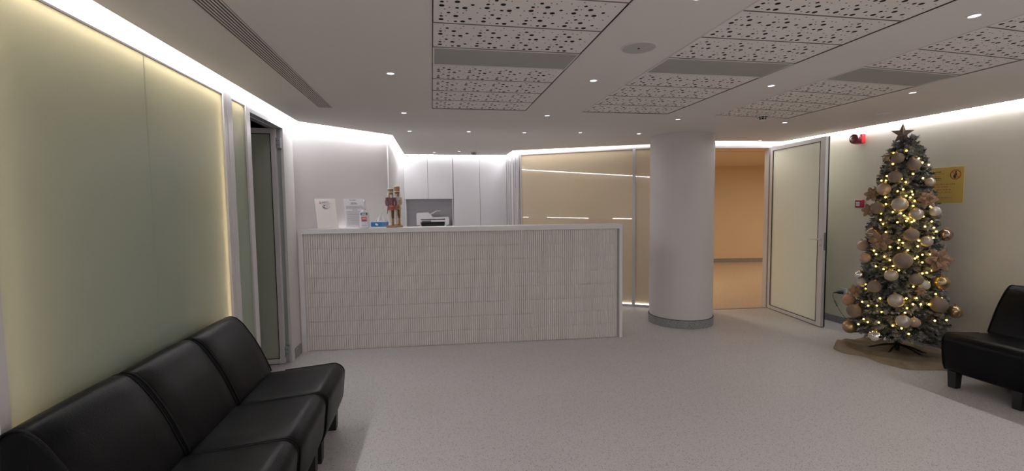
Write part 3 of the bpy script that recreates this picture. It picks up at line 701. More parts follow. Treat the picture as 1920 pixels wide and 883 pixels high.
BLABELS = ['%s bauble, topmost, on the outer edge nearest the door', '%s bauble just inside the topmost one, under the star', '%s bauble on the sign side, third from the top', '%s bauble second row under the star, nearest the trunk line', '%s bauble above the upper copper flower on the door side', '%s bauble at the edge in front of the yellow placard', '%s bauble, large, in the middle of the tree at call point height', '%s bauble beside the call point, behind the copper flower', '%s bauble below and beside the large central pearly one', '%s bauble sticking out just below the yellow placard', '%s bauble on the door side, halfway up the tree', '%s bauble in the centre, halfway up the tree', '%s bauble on the sign side, halfway up, nestled inside the branches', '%s bauble sticking out farthest towards the side chairs, halfway up', '%s bauble sticking out towards the door, just below halfway', '%s bauble, the largest of all, at the tree centre', '%s bauble on the door-side edge, level with the largest one', '%s bauble on the door-side edge, above the copper flower by the plug', '%s bauble just below the largest one', '%s bauble below the large flower, towards the sign side, deep in branches', '%s bauble between the plug-side flower and the tree centre', '%s bauble, big, on the chair side under the large copper flower', '%s bauble tucked inside the branches near the big gold one', '%s bauble hanging nearest the black power plug', '%s bauble in the lower middle of the tree', '%s bauble just under the one nearest the plug', '%s bauble, big, low on the chair side', '%s bauble sticking out low above the side chair', '%s bauble lowest on the door side, at the end of the power lead', '%s bauble, lowest of all, hanging above the burlap skirt', '%s bauble low in the middle, above the trunk', '%s bauble beside the low middle one, towards the chair', '%s bauble, small, under the silver one on the door side']
FLABELS = ['copper glitter flower beside the red call point, upper of the pair', 'copper glitter flower beside the red call point, lower of the pair', 'copper glitter flower in front of the yellow placard', 'brown-copper glitter flower on the door side, halfway up the tree', 'largest copper glitter flower, on the chair side at mid height', 'small copper glitter flower near the power plug', 'small copper glitter leaf deep in the lower chair-side branches']

# ================================================================== RECEPTION COUNTER AND CABINETS
DX0, DX1 = -1.372, 2.100
RZ = math.atan2(4.87 - 5.053, 2.089 + 1.365)
desk = thing('reception_desk', 'long white reception counter faced with thin vertical tiles', 'reception desk', (-1.365, 5.053, 0), RZ)
LD = 3.463; HT = 1.285
bm = B(); prism(bm, [(-.006, 0), (LD, 0), (LD, .30), (.335, .30), (.012, .012), (-.006, .004)], HT - .048, HT); finish('counter_top', bm, M['white'], desk)
bm = B(); prism(bm, [(-.006, 0), (.042, 0), (.042, .03), (.030, .028), (-.006, .004)], 0, HT - .048); finish('side_panel', bm, M['white'], desk)
bm = B(); box(bm, LD - .034, LD, 0, .72, 0, HT - .048, .0015); finish('side_panel', bm, M['white'], desk)
bm = B(); box(bm, .042, LD - .034, .030, .055, 0.0, HT - .048); finish('front_board', bm, M['tile_joint'], desk)
# narrow vertical tiles
bm = B(); random.seed(5)
x = .0425; pitch = .0232; n_c = int((LD - .034 - .0425) / pitch); rows = 8; rh = (HT - .052) / rows
for i in range(n_c):
    for j in range(rows):
        xa = x + i * pitch + .0010; xb = x + (i + 1) * pitch - .0010; za = .003 + j * rh + .0004; zb = .003 + (j + 1) * rh - .0004
        t1 = random.uniform(-.0008, .0008); t2 = random.uniform(-.0008, .0008)
        P = [(xa, .030, za), (xb, .030, za), (xb, .030, zb), (xa, .030, zb)]
        e_ = .0030; ez = .0012; y_ = .0225
        Q = [(xa + e_, y_ + t1, za + ez), (xb - e_, y_ + t2, za + ez), (xb - e_, y_ + t2, zb - ez), (xa + e_, y_ + t1, zb - ez)]
        a = [bm.verts.new(p) for p in P]; c = [bm.verts.new(p) for p in Q]
        bm.faces.new(c)
        for k in range(4): bm.faces.new((a[k], a[(k + 1) % 4], c[(k + 1) % 4], c[k]))
tl = finish('tile_facing', bm, M['desk_tile'], desk)
bm = B(); prism(bm, [(.075, .055), (LD - .034, .055), (LD - .034, .72), (.83, .72)], .72, .75); finish('worktop', bm, M['white'], desk)
bm = B(); box(bm, .08, LD - .034, .055, .062, .75, HT - .05); finish('back_board', bm, M['white'], desk)
bm = B(); box(bm, .34, LD - .02, .300, .306, HT - .042, HT - .026); finish('light_strip', bm, M['led_desk'], desk)

def monitor(x, y, rz, label):
    t = thing('computer_monitor', label, 'monitor', (x, y, .75), rz, group='monitors on the reception worktop')
    bm = B(); box(bm, -.27, .27, -.012, .010, .20, .525, .004); box(bm, -.15, .15, .010, .03, .2, .4, .006); finish('housing', bm, M['black_plastic'], t)
    bm = B(); box(bm, -.26, .26, -.0135, -.012, .21, .515); finish('screen', bm, M['printer_dark'], t)
    bm = B(); box(bm, -.025, .025, .012, .03, .008, .25, .003); finish('stand', bm, M['black_plastic'], t)
    bm = B(); box(bm, -.10, .10, -.06, .10, 0, .008, .003); finish('foot', bm, M['black_plastic'], t)
    return t
monitor(-.22, 5.44, PI + RZ, 'black computer monitor behind the counter, nearer the nutcracker, mirrored in beige glass')
monitor(1.40, 5.33, PI + RZ, 'black computer monitor behind the far end of the counter, mirrored in beige glass')

# cabinets
CY = 7.83
def cab(name, label, x0, x1, z0, z1, splits, gap_left=True):
    t = thing(name, label, 'cabinet', (x0, CY, 0))
    w = x1 - x0
    bm = B(); box(bm, 0, w, .020, .36, z0, z1); finish('cabinet_body', bm, M['cab'], t)
    xs = [0] + splits + [w]
    for a, b in zip(xs, xs[1:]):
        bm = B(); box(bm, a + .0025, b - .0025, 0, .018, z0 + .003, z1 - .003, .0012); finish('cabinet_door', bm, M['cab'], t)
    bm = B()
    for s_ in splits: box(bm, s_ - .003, s_ + .003, .010, .0195, z0, z1)
    finish('shadow_gap', bm, M['seam'], t)
    return t
cab('wall_cabinet', 'white two-door handleless wall cabinet above the printer niche', -.445, .355, 1.632, 2.33, [.385])
cab('tall_cabinet', 'white floor-to-ceiling two-door cabinet beside the printer niche', .361, 1.255, .02, 2.33, [.445])
t = cab('base_cabinet', 'white base cabinet under the printer', -.445, .355, .02, .98, [.40])
bm = B(); box(bm, 0, .80, -.02, .36, .98, 1.01, .002); finish('cabinet_top', bm, M['white'], t)
bm = B(); box(bm, -.445, .355, 8.15, 8.17, 1.01, 1.63); box(bm, -.445, -.420, CY + .02, 8.15, 1.01, 1.632, 0, 1); box(bm, .340, .355, CY + .02, 8.15, 1.01, 1.632, 0, 1)
tag(finish('niche_lining', bm, [M['niche'], M['cab']]), 'flat grey lining of the open niche behind the printer', 'panel')

# printer
pr = thing('printer', 'grey multifunction printer with document feeder in the niche', 'printer', (.01, 7.93, 1.01))
bm = B(); box(bm, -.215, .215, -.05, .16, 0.0, .17, .012, 0)
finish('printer_body', bm, M['printer_dark'], pr)
bm = B()
for s in (-1, 1):
    prism(bm, [(s * .205 - .012, -.075), (s * .205 + .012, -.075), (s * .205 + .012, .15), (s * .205 - .012, .15)], 0, .20)
    prism(bm, [(s * .235 - .035, -.07), (s * .235 + .035, -.07), (s * .235 + .035, .15), (s * .235 - .035, .15)], .19, .30)
box(bm, -.21, .21, -.08, .15, .242, .272, .004); box(bm, -.20, .21, -.05, .15, .288, .30)
finish('printer_frame', bm, M['printer'], pr)
bm = B(); box(bm, -.18, -.03, -.088, -.078, .236, .268, .003); finish('control_panel', bm, M['printer_mid'], pr)
bm = B(); box(bm, -.185, .185, -.062, -.045, .01, .236, .004); finish('paper_tray', bm, M['gasket'], pr)
bm = B(); box(bm, -.20, .20, -.072, -.045, .273, .287); finish('scan_gap', bm, M['gasket'], pr)
prof = [(-.27, .29), (-.27, .385), (-.25, .395), (-.07, .40), (0.0, .318), (.265, .322), (.268, .29)]
bm = B(); a = [bm.verts.new((p[0], -.06, p[1])) for p in prof]; c = [bm.verts.new((p[0], .15, p[1])) for p in prof]
bm.faces.new(a); bm.faces.new(c[::-1])
for i in range(len(a)): bm.faces.new((a[i], a[(i + 1) % len(a)], c[(i + 1) % len(a)], c[i]))
finish('document_feeder', bm, M['printer'], pr)
bm = B()
prof = [(-.05, .375), (.07, .432), (.13, .425), (.132, .418), (.075, .422), (-.03, .362)]
a = [bm.verts.new((p[0], -.04, p[1])) for p in prof]; c = [bm.verts.new((p[0], .13, p[1])) for p in prof]
bm.faces.new(a); bm.faces.new(c[::-1])
for i in range(len(a)): bm.faces.new((a[i], a[(i + 1) % len(a)], c[(i + 1) % len(a)], c[i]))
finish('feeder_tray', bm, M['printer'], pr)
# ================================================================== THINGS ON THE COUNTER
ZC = HT
def local(x, y): return (x, y)
# acrylic leaning sign with wifi notice
s1 = thing('sign_holder', 'leaning acrylic sign holder with WiFi notice, nearest the side doorway', 'sign', (-1.085, 5.135, ZC), 0.02)
tilt = Matrix.Rotation(math.radians(-12), 4, 'X')
def leaning(parent, w, h, lean, shear, mats):
    """sheet standing on its lower edge, leaning back; shear leans it sideways as in an L-shaped holder"""
    out = []
    for nm, y0, y1, iw, m_ in mats:
        bm = B(); box(bm, -w / 2 + iw, w / 2 - iw, y0, y1, .002 + iw, h - iw)
        for v in bm.verts:
            z = v.co.z; v.co = Vector((v.co.x + shear * z, v.co.y + lean * z, z))
        out.append(finish(nm, bm, m_, parent))
    return out
leaning(s1, .215, .322, .20, -.12, [('acrylic_sheet', -.002, .001, 0, M['acrylic']), ('paper_sheet', .0012, .002, .004, M['paper_cream'])])
bm = B(); box(bm, -.1075, .1075, -.03, .10, 0, .003); finish('holder_foot', bm, M['acrylic'], s1)
def on_sheet(lean, shear, x, z, y=-.0035):
    m_ = Matrix(((1, 0, 0, 0), (0, 0, 1, 0), (0, 1, 0, 0), (0, 0, 0, 1)))      # text x->x, y->z
    sh = Matrix.Identity(4); sh[0][2] = shear; sh[1][2] = lean
    return sh @ Matrix.Translation((x, y, z)) @ m_
def strokes(name, parent, lines, m, lean, shear, y=-.0035, h=.004, gap=.004):
    """small printed line: word-length marks"""
    bm = B(); rnd = random.Random(7)
    for (x0, x1, z, hh) in lines:
        x = x0
        while x < x1 - .004:
            w = min(rnd.uniform(.008, .024) * (hh / .004) ** .5, x1 - x)
            a = [(x, z), (x + w, z), (x + w, z + hh), (x, z + hh)]
            vs_ = [bm.verts.new((px + shear * pz, y + lean * pz, pz)) for px, pz in a]; bm.faces.new(vs_)
            x += w + hh * .7
    return finish(name, bm, m, parent)
# logo: ring segment, two lines, and the pill-shaped badge
bm = B(); sh_, ln_ = -.12, .20
def ringp(bm, cx, cz, r0, r1, a0, a1, seg, mi=0, sx=1.0, y=-.0036, sh=sh_, ln=ln_):
    for k in range(seg):
        t0 = a0 + (a1 - a0) * k / seg; t1 = a0 + (a1 - a0) * (k + 1) / seg
        pts = [(cx + r0 * math.cos(t0) * sx, cz + r0 * math.sin(t0)), (cx + r1 * math.cos(t0) * sx, cz + r1 * math.sin(t0)), (cx + r1 * math.cos(t1) * sx, cz + r1 * math.sin(t1)), (cx + r0 * math.cos(t1) * sx, cz + r0 * math.sin(t1))]
        f = bm.faces.new([bm.verts.new((px + sh * pz, y + ln * pz, pz)) for px, pz in pts]); f.material_index = mi
ringp(bm, -.050, .275, .006, .0125, -PI * .75, PI * .55, 18)
ringp(bm, -.054, .281, 0.0, .005, 0, 2 * PI, 12)
finish('logo', bm, M['logo_red'], s1)
strokes('heading', s1, [(-.030, .045, .281, .005), (-.030, .005, .272, .005)], M['navy'], ln_, sh_)
strokes('address_line', s1, [(-.030, .050, .262, .0025)], M['ink_grey'], ln_, sh_)
bm = B()
cz = .232; hw = .016; r = .0155; cx0 = .004
def rr(bm, x0, x1, cz, r, mi, y):
    pts = [(x1 + r * math.cos(t), cz + r * math.sin(t)) for t in [(-PI / 2 + PI * k / 12) for k in range(13)]] + [(x0 + r * math.cos(t), cz + r * math.sin(t)) for t in [(PI / 2 + PI * k / 12) for k in range(13)]]
    f = bm.faces.new([bm.verts.new((px + sh_ * pz, y + ln_ * pz, pz)) for px, pz in pts]); f.material_index = mi
rr(bm, cx0 - .018, cx0 + .018, cz, .0165, 0, -.0036); rr(bm, cx0 + .004, cx0 + .018, cz, .0135, 1, -.0040)
finish('wifi_badge', bm, [M['ink'], M['paper']], s1)
text_mesh('wifi_lettering', 'Wi', .021, M['paper'], s1, on_sheet(ln_, sh_, cx0 - .013, cz, -.0043), .0004)
text_mesh('wifi_lettering', 'Fi', .021, M['ink'], s1, on_sheet(ln_, sh_, cx0 + .011, cz, -.0046), .0004)
strokes('caption', s1, [(-.012, .020, .206, .004)], M['ink'], ln_, sh_)
# upright printed notice
s2 = thing('notice_holder', 'upright acrylic holder with a printed notice, behind the sanitizer bottle', 'sign', (-.805, 5.20, ZC), 0.0)
sh2, ln2 = -.10, .16
leaning(s2, .232, .325, ln2, sh2, [('acrylic_sheet', -.002, .001, 0, M['acrylic']), ('paper_sheet', .0012, .002, .012, M['paper'])])
bm = B(); box(bm, -.116, .116, -.03, .10, 0, .003); finish('holder_foot', bm, M['acrylic'], s2)
for q in ([(-.045, .025, .298, .006)], [(-.032, .020, .268, .005), (-.040, .032, .257, .006)], [(-.025, .026, .191, .005)]): strokes('heading', s2, q, M['ink'], ln2, sh2)
strokes('paragraph', s2, [(-.088, .080, z, .0028) for z in (.236, .229, .222, .215, .208)], M['ink_grey'], ln2, sh2)
strokes('paragraph', s2, [(-.088, .080, z, .0028) for z in (.176, .169)] + [(-.088, .076, z, .0024) for z in (.156, .149, .142, .130, .123, .111, .104, .097, .085, .078, .066, .059, .047, .035)], M['ink_grey'], ln2, sh2)
# sanitizer
sb = thing('sanitizer_bottle', 'clear pump bottle of hand sanitizer with red and navy label', 'bottle', (-.715, 5.13, ZC), 0.05)
def oval(bm, prof, sx, sy, seg=32):
    m0 = len(bm.verts); lathe(bm, prof, 0, 0, seg); xf(bm, m0, Matrix.Diagonal((sx, sy, 1, 1)))
bm = B(); oval(bm, [(.0, 0), (.030, 0), (.036, .004), (.037, .02), (.037, .100), (.034, .116), (.022, .132), (.013, .140), (.012, .150)], 1.0, .72); finish('bottle_body', bm, M['bottle'], sb, smooth=True)
bm = B(); lathe(bm, [(.015, .146), (.015, .162), (.011, .166), (.005, .168), (.005, .192), (.012, .194), (.013, .206), (.007, .210), (0, .210)], seg=20)
tube(bm, [(-.002, 0, .200), (-.030, -.004, .200), (-.044, -.006, .192)], [.005, .0045, .0035], 8)
finish('pump', bm, M['bottle'], sb, smooth=True)
def curved_label(z0, z1, a, m, nm, r=.0375):
    bm = B(); k = 10; A = []; C = []
    for i in range(k + 1):
        t_ = -PI / 2 - a + 2 * a * i / k; A.append(bm.verts.new((r * math.cos(t_), r * .72 * math.sin(t_), z0))); C.append(bm.verts.new((r * math.cos(t_), r * .72 * math.sin(t_), z1)))
    for i in range(k): bm.faces.new((A[i], A[i + 1], C[i + 1], C[i]))
    finish(nm, bm, m, sb)
curved_label(.006, .122, 1.0, M['paper'], 'label', .0372)
curved_label(.098, .116, .72, M['navy'], 'brand_panel', .0376); curved_label(.060, .086, .55, M['pink'], 'colour_panel', .0376); curved_label(.052, .059, .55, M['navy'], 'colour_band', .0377)
curved_label(.101, .104, .5, M['tissue'], 'brand_line', .0379); curved_label(.106, .112, .45, M['tissue'], 'brand_line', .0379); curved_label(.066, .068, .4, M['tissue'], 'text_line', .0379); curved_label(.074, .078, .4, M['tissue'], 'text_line', .0379); curved_label(.020, .022, .6, M['ink_grey'], 'text_line', .0377)
sb.scale = (1.38, 1.38, 1.40)
# tissue box
tb = thing('tissue_box', 'blue patterned tissue box with a white tissue pulled up', 'tissue box', (-.555, 5.15, ZC), -0.16)
bm = B(); box(bm, -.085, .085, -.05, .05, .012, .062, .001, 0); box(bm, -.0855, .0855, -.0505, .0505, 0, .013, .001, 1)
box(bm, -.0852, .0852, -.0502, .0502, .062, .068, .001, 1); box(bm, .030, .086, -.0508, -.0500, .014, .06, 0, 2)
for (cx, cz) in ((-.028, .040), (-.020, .033)): ringp(bm, cx, cz, 0, .009, 0, 2 * PI, 10, 1, 1.4, -.0506, 0, 0)
finish('box', bm, [M['blue'], M['tissue'], M['blue_pale']], tb)
bm = B(); random.seed(3); NU = 14; NV = 10; g = []
for j in range(NV + 1):
    v = j / NV; row = []
    wd = .062 * (1 - v) ** .8 + .006
    for i in range(NU + 1):
        u = i / NU * 2 - 1
        row.append(bm.verts.new((u * wd + v * .030, .018 * math.sin(u * 7 + v * 3) * (1 - v * .6) + .012 * (1 - u * u), .066 + v * .105 * (1 - .15 * u * u) + .004 * math.sin(u * 9))))
    g.append(row)
for j in range(NV):
    for i in range(NU): bm.faces.new((g[j][i], g[j][i + 1], g[j + 1][i + 1], g[j + 1][i]))
tis = finish('tissue', bm, M['tissue'], tb, smooth=True)
sol = tis.modifiers.new('thick', 'SOLIDIFY'); sol.thickness = .0012

# nutcrackers
def nutcracker(x, y, s, hat_h, coat, skirt, hat, label, rz, hair, staff):
    t = thing('nutcracker_figurine', label, 'figurine', (x, y, ZC), rz, group='nutcracker figurines on the counter')
    def L(name, fn, m, sm=True): 
        bm = B(); fn(bm); 
        for v in bm.verts: v.co *= s
        return finish(name, bm, m, t, smooth=sm)
    L('base', lambda b: oval(b, [(0, 0), (.058, 0), (.060, .006), (.058, .022), (.052, .026), (0, .026)], 1.0, .7), M['wood'])
    for q in (-1, 1):
        L('boot', lambda b: (lathe(b, [(.0, .026), (.017, .026), (.018, .034), (.013, .045), (.012, .10), (.014, .105), (0, .105)], q * .019, .004, 16), sphere(b, (q * .019, -.014, .034), .014, 12, 8, 0, .6)), M['cream'] if q < 0 else M['wood'])
        L('leg', lambda b: lathe(b, [(.013, .104), (.016, .13), (.0175, .20), (.018, .225)], q * .019, .004, 16), M['cream'] if q < 0 else M['wood_dark'])
    L('skirt', lambda b: lathe(b, [(.020, .20), (.043, .205), (.040, .225), (.034, .245)], 0, 0, 20), skirt)
    L('torso', lambda b: lathe(b, [(.033, .242), (.037, .27), (.041, .315), (.036, .345), (.018, .352)], 0, 0, 24), coat)
    L('belt', lambda b: lathe(b, [(.0345, .240), (.0365, .242), (.0365, .254), (.0345, .256)], 0, 0, 24, cap=False), M['gold'])
    L('buttons', lambda b: [sphere(b, (0, -.040, z), .0045, 8, 6) for z in (.27, .29, .31, .33)], M['gold'])
    for q in (-1, 1):
        L('arm', lambda b: (tube(b, [(q * .042, 0, .338), (q * .056, -.004, .30), (q * .054, -.012, .262), (q * .036, -.034, .252)], [.013, .0125, .0115, .009], 10), lathe(b, [(0, .350), (.018, .346), (.020, .336), (.012, .332)], q * .043, 0, 14)), coat)
        L('hand', lambda b: sphere(b, (q * .032, -.040, .253), .009, 10, 7), M['wood'])
    L('head', lambda b: lathe(b, [(.014, .348), (.024, .358), (.028, .375), (.028, .400), (.025, .410)], 0, 0, 24), M['wood'])
    L('hair', lambda b: (sphere(b, (0, .014, .380), .031, 14, 10, 0, 1.15), [sphere(b, (q * .027, .004, .372), .013, 10, 8, 0, 1.5) for q in (-1, 1)]), hair)
    L('beard', lambda b: (sphere(b, (0, -.024, .352), .014, 10, 8, 0, 1.5), tube(b, [(-.017, -.027, .372), (0, -.031, .376), (.017, -.027, .372)], [.003, .005, .003], 8)), M['cream'])
    L('nose', lambda b: sphere(b, (0, -.031, .384), .0055, 8, 6), M['rose'])
    L('eyes', lambda b: [sphere(b, (q * .011, -.0265, .392), .0038, 8, 6) for q in (-1, 1)], M['ink'])
    L('hat', lambda b: lathe(b, [(.030, .404), (.033, .406), (.033, .414), (.030, .416), (.033, .416 + hat_h), (.0, .420 + hat_h)], 0, 0, 24), hat)
    L('hat_trim', lambda b: (lathe(b, [(.0335, .404), (.035, .408), (.0335, .413)], 0, 0, 24, cap=False), lathe(b, [(.0335, .410 + hat_h), (.035, .414 + hat_h), (.030, .421 + hat_h), (0, .424 + hat_h)], 0, 0, 24)), M['cream'])
    if staff == 'staff': L('staff', lambda b: (tube(b, [(.052, -.046, .027), (.048, -.044, .30)], [.004, .004], 8), sphere(b, (.048, -.044, .305), .009, 10, 7)), M['gold'])
    if staff == 'sword': L('sword', lambda b: tube(b, [(-.038, -.044, .262), (-.050, -.040, .16)], [.006, .0035], 8), M['maroon'])
    return t
nutcracker(-.432, 5.10, .93, .032, M['maroon'], M['rose'], M['wood'], 'shorter nutcracker in maroon coat and pink skirt, beside the tissue box', .25, M['cream'], 'sword')
nutcracker(-.372, 5.18, .95, .052, M['cream'], M['wood'], M['wood'], 'taller nutcracker in cream coat and high brown hat, standing slightly behind', -.35, M['cream'], 'staff')

# ================================================================== CHAIRS
CW = .525
def chair(name, label, loc, rz, group):
    """local: x = forward (front at .78), y = width"""
    t = thing(name, label, 'chair', loc, rz, group=group)
    seat = round_poly([(.20, .13), (.735, .13), (.765, .20), (.785, .40), (.735, .445), (.50, .425), (.22, .405)], [.01, .03, .10, .075, .06, .10, .01], 6)
    bm = B(); loft_profile(bm, seat, CW - .004, .022, .004); sobj = finish('seat', bm, M['leather'], t, smooth=60)
    bk = round_poly([(.03, .13), (.215, .13), (.325, .40), (.235, .62), (.150, .755), (.095, .805), (.025, .79), (.012, .70), (.02, .40)], [.02, .02, .05, .20, .06, .04, .04, .04, .05], 6)
    bm = B(); loft_profile(bm, bk, CW - .004, .022, .004); bobj = finish('backrest', bm, M['leather'], t, smooth=60)
    # welted edges
    for s in (-1, 1):
        y = s * (CW / 2 - .006)
        pr_ = [p for p in inset(seat, .004)]; pts = [(p.x, y, p.y) for p in pr_ if p.y > .14 and not (p.x < .30)]
        pts.sort(key=lambda q: math.atan2(q[2] - .25, q[0] - .5))
        bm = B(); tube(bm, pts, .0045, 6); finish('seat_piping', bm, M['leather_cord'], sobj, smooth=True)
        pr_ = [p for p in inset(bk, .004)]; pts = [(p.x, y, p.y) for p in pr_ if p.y > .40]
        pts.sort(key=lambda q: math.atan2(q[2] - .40, q[0] - .14))
        bm = B(); tube(bm, pts, .0045, 6); finish('back_piping', bm, M['leather_cord'], bobj, smooth=True)
    for x in (.10, .70):
        for y in (-CW / 2 + .055, CW / 2 - .055):
            bm = B(); m0 = len(bm.verts); lathe(bm, [(.036, 0), (.038, .004), (.045, .134), (.0, .134)], seg=4)
            xf(bm, m0, Matrix.Translation((x, y, 0)) @ Matrix.Rotation(PI / 4, 4, 'Z')); finish('leg', bm, M['black_plastic'], t)
    return t
gl = 'black chairs linked in a row against the green glass'
c0 = chair('lounge_chair', 'black leatherette chair, farthest of the linked row, beside the open side doorway', (-1.400, 3.015, 0), 0, gl)
copy_thing(c0, (-1.408, 2.485, 0), 0, 'black leatherette chair, middle one of the three linked chairs')
copy_thing(c0, (-1.416, 1.955, 0), 0, 'black leatherette chair, nearest of the three linked chairs')
a = copy_thing(c0, (4.815, 2.785, 0), PI + .02, 'black leatherette chair beside the tree, on the cream wall side'); a['group'] = 'black chairs along the cream wall'
a = copy_thing(c0, (4.825, 2.235, 0), PI + .02, 'black leatherette chair cut by the picture edge, next to the chair beside the tree'); a['group'] = 'black chairs along the cream wall'

# ================================================================== ON THE CREAM WALL
def wall_frame(y, z, off=0.0):
    """x along the wall towards the viewer's right (decreasing y), y out of the wall, z up"""
    d = Vector((.03, -1, 0)).normalized(); nrm = Vector((-1, -.03, 0)).normalized()
    p = Vector((wr(y), y, z)) + nrm * off
    return Matrix(((d.x, nrm.x, 0, p.x), (d.y, nrm.y, 0, p.y), (0, 0, 1, p.z), (0, 0, 0, 1)))
def wthing(name, label, cat, y, z):
    t = thing(name, label, cat); t.matrix_world = wall_frame(y, z); return t
# siren: square back box, round lens in front
t = wthing('alarm_siren', 'red round fire alarm siren high on the cream wall, near the open door', 'alarm', 4.68, 2.232)
bm = B(); box(bm, -.055, .055, 0, .055, -.055, .055, .012, 0, 3); finish('back_box', bm, M['red'], t, smooth=True)
bm = B(); m0 = 0; lathe(bm, [(.050, 0), (.056, .02), (.058, .055), (.055, .066), (.046, .069)], seg=40, cap=False); xf(bm, 0, Matrix.Translation((0, .045, 0)) @ Matrix.Rotation(-PI / 2, 4, 'X')); finish('horn_ring', bm, M['wine'], t, smooth=True)
bm = B(); lathe(bm, [(.046, .058), (.044, .064), (.034, .074), (.018, .080), (0, .082)], seg=40, cap=False); xf(bm, 0, Matrix.Translation((0, .045, 0)) @ Matrix.Rotation(-PI / 2, 4, 'X')); finish('lens', bm, M['dark_red'], t, smooth=True)
# call point
t = wthing('fire_call_point', 'small red fire call point box with white window, beside the tree', 'call point', 4.655, 1.478)
bm = B(); box(bm, -.044, .044, 0, .048, -.046, .046, .010, 0, 3); finish('housing', bm, M['wine_red'], t, smooth=True)
bm = B(); box(bm, -.024, .024, .048, .050, -.024, .024, .002); finish('window', bm, M['paper'], t)
bm = B(); box(bm, -.024, .024, .050, .0506, -.003, .003); box(bm, -.010, .010, .0485, .0495, .030, .036); finish('arrow_mark', bm, M['ink'], t)
# placard
t = wthing('warning_sign', 'yellow placard with red lettering and a pregnancy prohibition symbol, partly behind the tree', 'sign', 3.87, 1.655)
PWd, PH = .50, .350
bm = B(); box(bm, -PWd / 2, PWd / 2, .001, .004, -PH / 2, PH / 2, .001); finish('placard', bm, M['yellow'], t)
bm = B()
def wring(bm, cx, cz, r0, r1, mi=0, y=.0046, seg=32, sx=1):
    for k in range(seg):
        t0 = 2 * PI * k / seg; t1 = 2 * PI * (k + 1) / seg
        f = bm.faces.new([bm.verts.new((cx + r * math.cos(q) * sx, y, cz + r * math.sin(q))) for r, q in ((r0, t0), (r1, t0), (r1, t1), (r0, t1))]); f.material_index = mi
wring(bm, .178, .098, .040, .0475)
ca, sa = math.cos(-PI / 4), math.sin(-PI / 4)
f = bm.faces.new([bm.verts.new((.178 + u * ca - v * sa, .0049, .098 + u * sa + v * ca)) for u, v in ((-.043, -.003), (.043, -.003), (.043, .003), (-.043, .003))])
finish('prohibition_ring', bm, M['ink_red'], t)
bm = B(); wring(bm, .180, .124, 0, .0085, 0, .0047, 16)
f = bm.faces.new([bm.verts.new((.178 + a_, .0047, .098 + c_)) for a_, c_ in ((-.004, .016), (.010, .014), (.014, .0), (.004, -.008), (.006, -.034), (-.012, -.034), (-.020, -.020), (-.018, -.006), (-.006, .004))])
finish('pregnant_figure', bm, M['ink'], t)
MT = Matrix(((1, 0, 0, 0), (0, 0, 1, .0046), (0, 1, 0, 0), (0, 0, 0, 1)))
def wt(name, s_, size, x, z, m, bold=.0006): text_mesh(name, s_, size, m, t, Matrix.Translation((x, 0, z)) @ MT, bold)
wt('warning_text', 'ΠΡΟΣΟΧΗ', .016, -.095, .128, M['ink_red']); wt('warning_text', 'CAUTION', .016, .015, .131, M['ink'])
def wline(lines, m, nm):
    bm = B(); rnd = random.Random(9)
    for (x0, x1, z, hh) in lines:
        x = x0
        while x < x1 - .006:
            # letter-like upright marks grouped in words
            for _ in range(rnd.randint(3, 9)):
                w = hh * rnd.uniform(.35, .7)
                if x + w > x1: break
                k = rnd.random()
                f = bm.faces.new([bm.verts.new((px, .0046, pz)) for px, pz in ((x, z), (x + w * .35, z), (x + w * .35, z + hh), (x, z + hh))])
                if k > .3: f = bm.faces.new([bm.verts.new((px, .0046, pz)) for px, pz in ((x, z + hh * .75), (x + w, z + hh * .75), (x + w, z + hh), (x, z + hh))])
                if k > .5: f = bm.faces.new([bm.verts.new((px, .0046, pz)) for px, pz in ((x + w * .65, z), (x + w, z), (x + w, z + hh * .8), (x + w * .65, z + hh * .8))])
                x += w + hh * .22
            x += hh * .6
    finish(nm, bm, m, t)
wline([(-.15, .085, .107, .010), (-.055, .045, .086, .008)], M['ink_red'], 'warning_lines')
wt('warning_text', 'Pregnant Women', .017, -.010, .071, M['ink'], .0009)
wline([(-.075, .062, .048, .010)], M['ink'], 'warning_lines')
wline([(-.17, .180, .000, .015), (-.17, .125, -.026, .014), (-.17, .150, -.052, .014), (-.17, .155, -.077, .014), (-.10, .055, -.102, .013)], M['ink_red'], 'warning_lines')
wline([(-.14, .160, -.128, .008), (-.12, .070, -.144, .008)], M['ink'], 'footer_lines')
# socket, plug and lead
t = wthing('wall_socket', 'white wall socket low on the cream wall beside the tree', 'socket', 4.84, .405)
bm = B(); box(bm, -.043, .043, 0, .012, -.043, .043, .003); box(bm, -.03, .03, .010, .013, -.03, .03, .004); finish('face_plate', bm, M['white'], t)
t = thing('power_plug', 'black power plug with thin lead running to the tree lights', 'plug', (0, 0, 0))
W0 = Vector((wr(4.84), 4.84, .395))
bm = B(); tube(bm, [W0 + Vector((-.014, 0, 0)), W0 + Vector((-.022, .004, 0)), W0 + Vector((-.055, .02, 0)), W0 + Vector((-.075, .03, -.002)), W0 + Vector((-.105, .045, -.008))], [.022, .022, .020, .010, .006], 12); finish('plug_body', bm, M['black_plastic'], t, smooth=True)
pts = [W0 + Vector((-.105, .045, -.008)), W0 + Vector((-.115, .04, -.05)), W0 + Vector((-.12, .0, -.11)), (4.78, 4.74, .24), (4.72, 4.60, .17), (4.66, 4.42, .13), (4.55, 4.20, .16), (4.50, 4.05, .22)]
def smooth_path(pts, k=6):
    P = [Vector(p) for p in pts]; out = []
    for i in range(len(P) - 1):
        p0, p1, p2, p3 = P[max(i - 1, 0)], P[i], P[i + 1], P[min(i + 2, len(P) - 1)]
        for j in range(k):
            u = j / k; out.append(.5 * ((2 * p1) + (p2 - p0) * u + (2 * p0 - 5 * p1 + 4 * p2 - p3) * u * u + (-p0 + 3 * p1 - 3 * p2 + p3) * u ** 3))
    out.append(P[-1]); return out
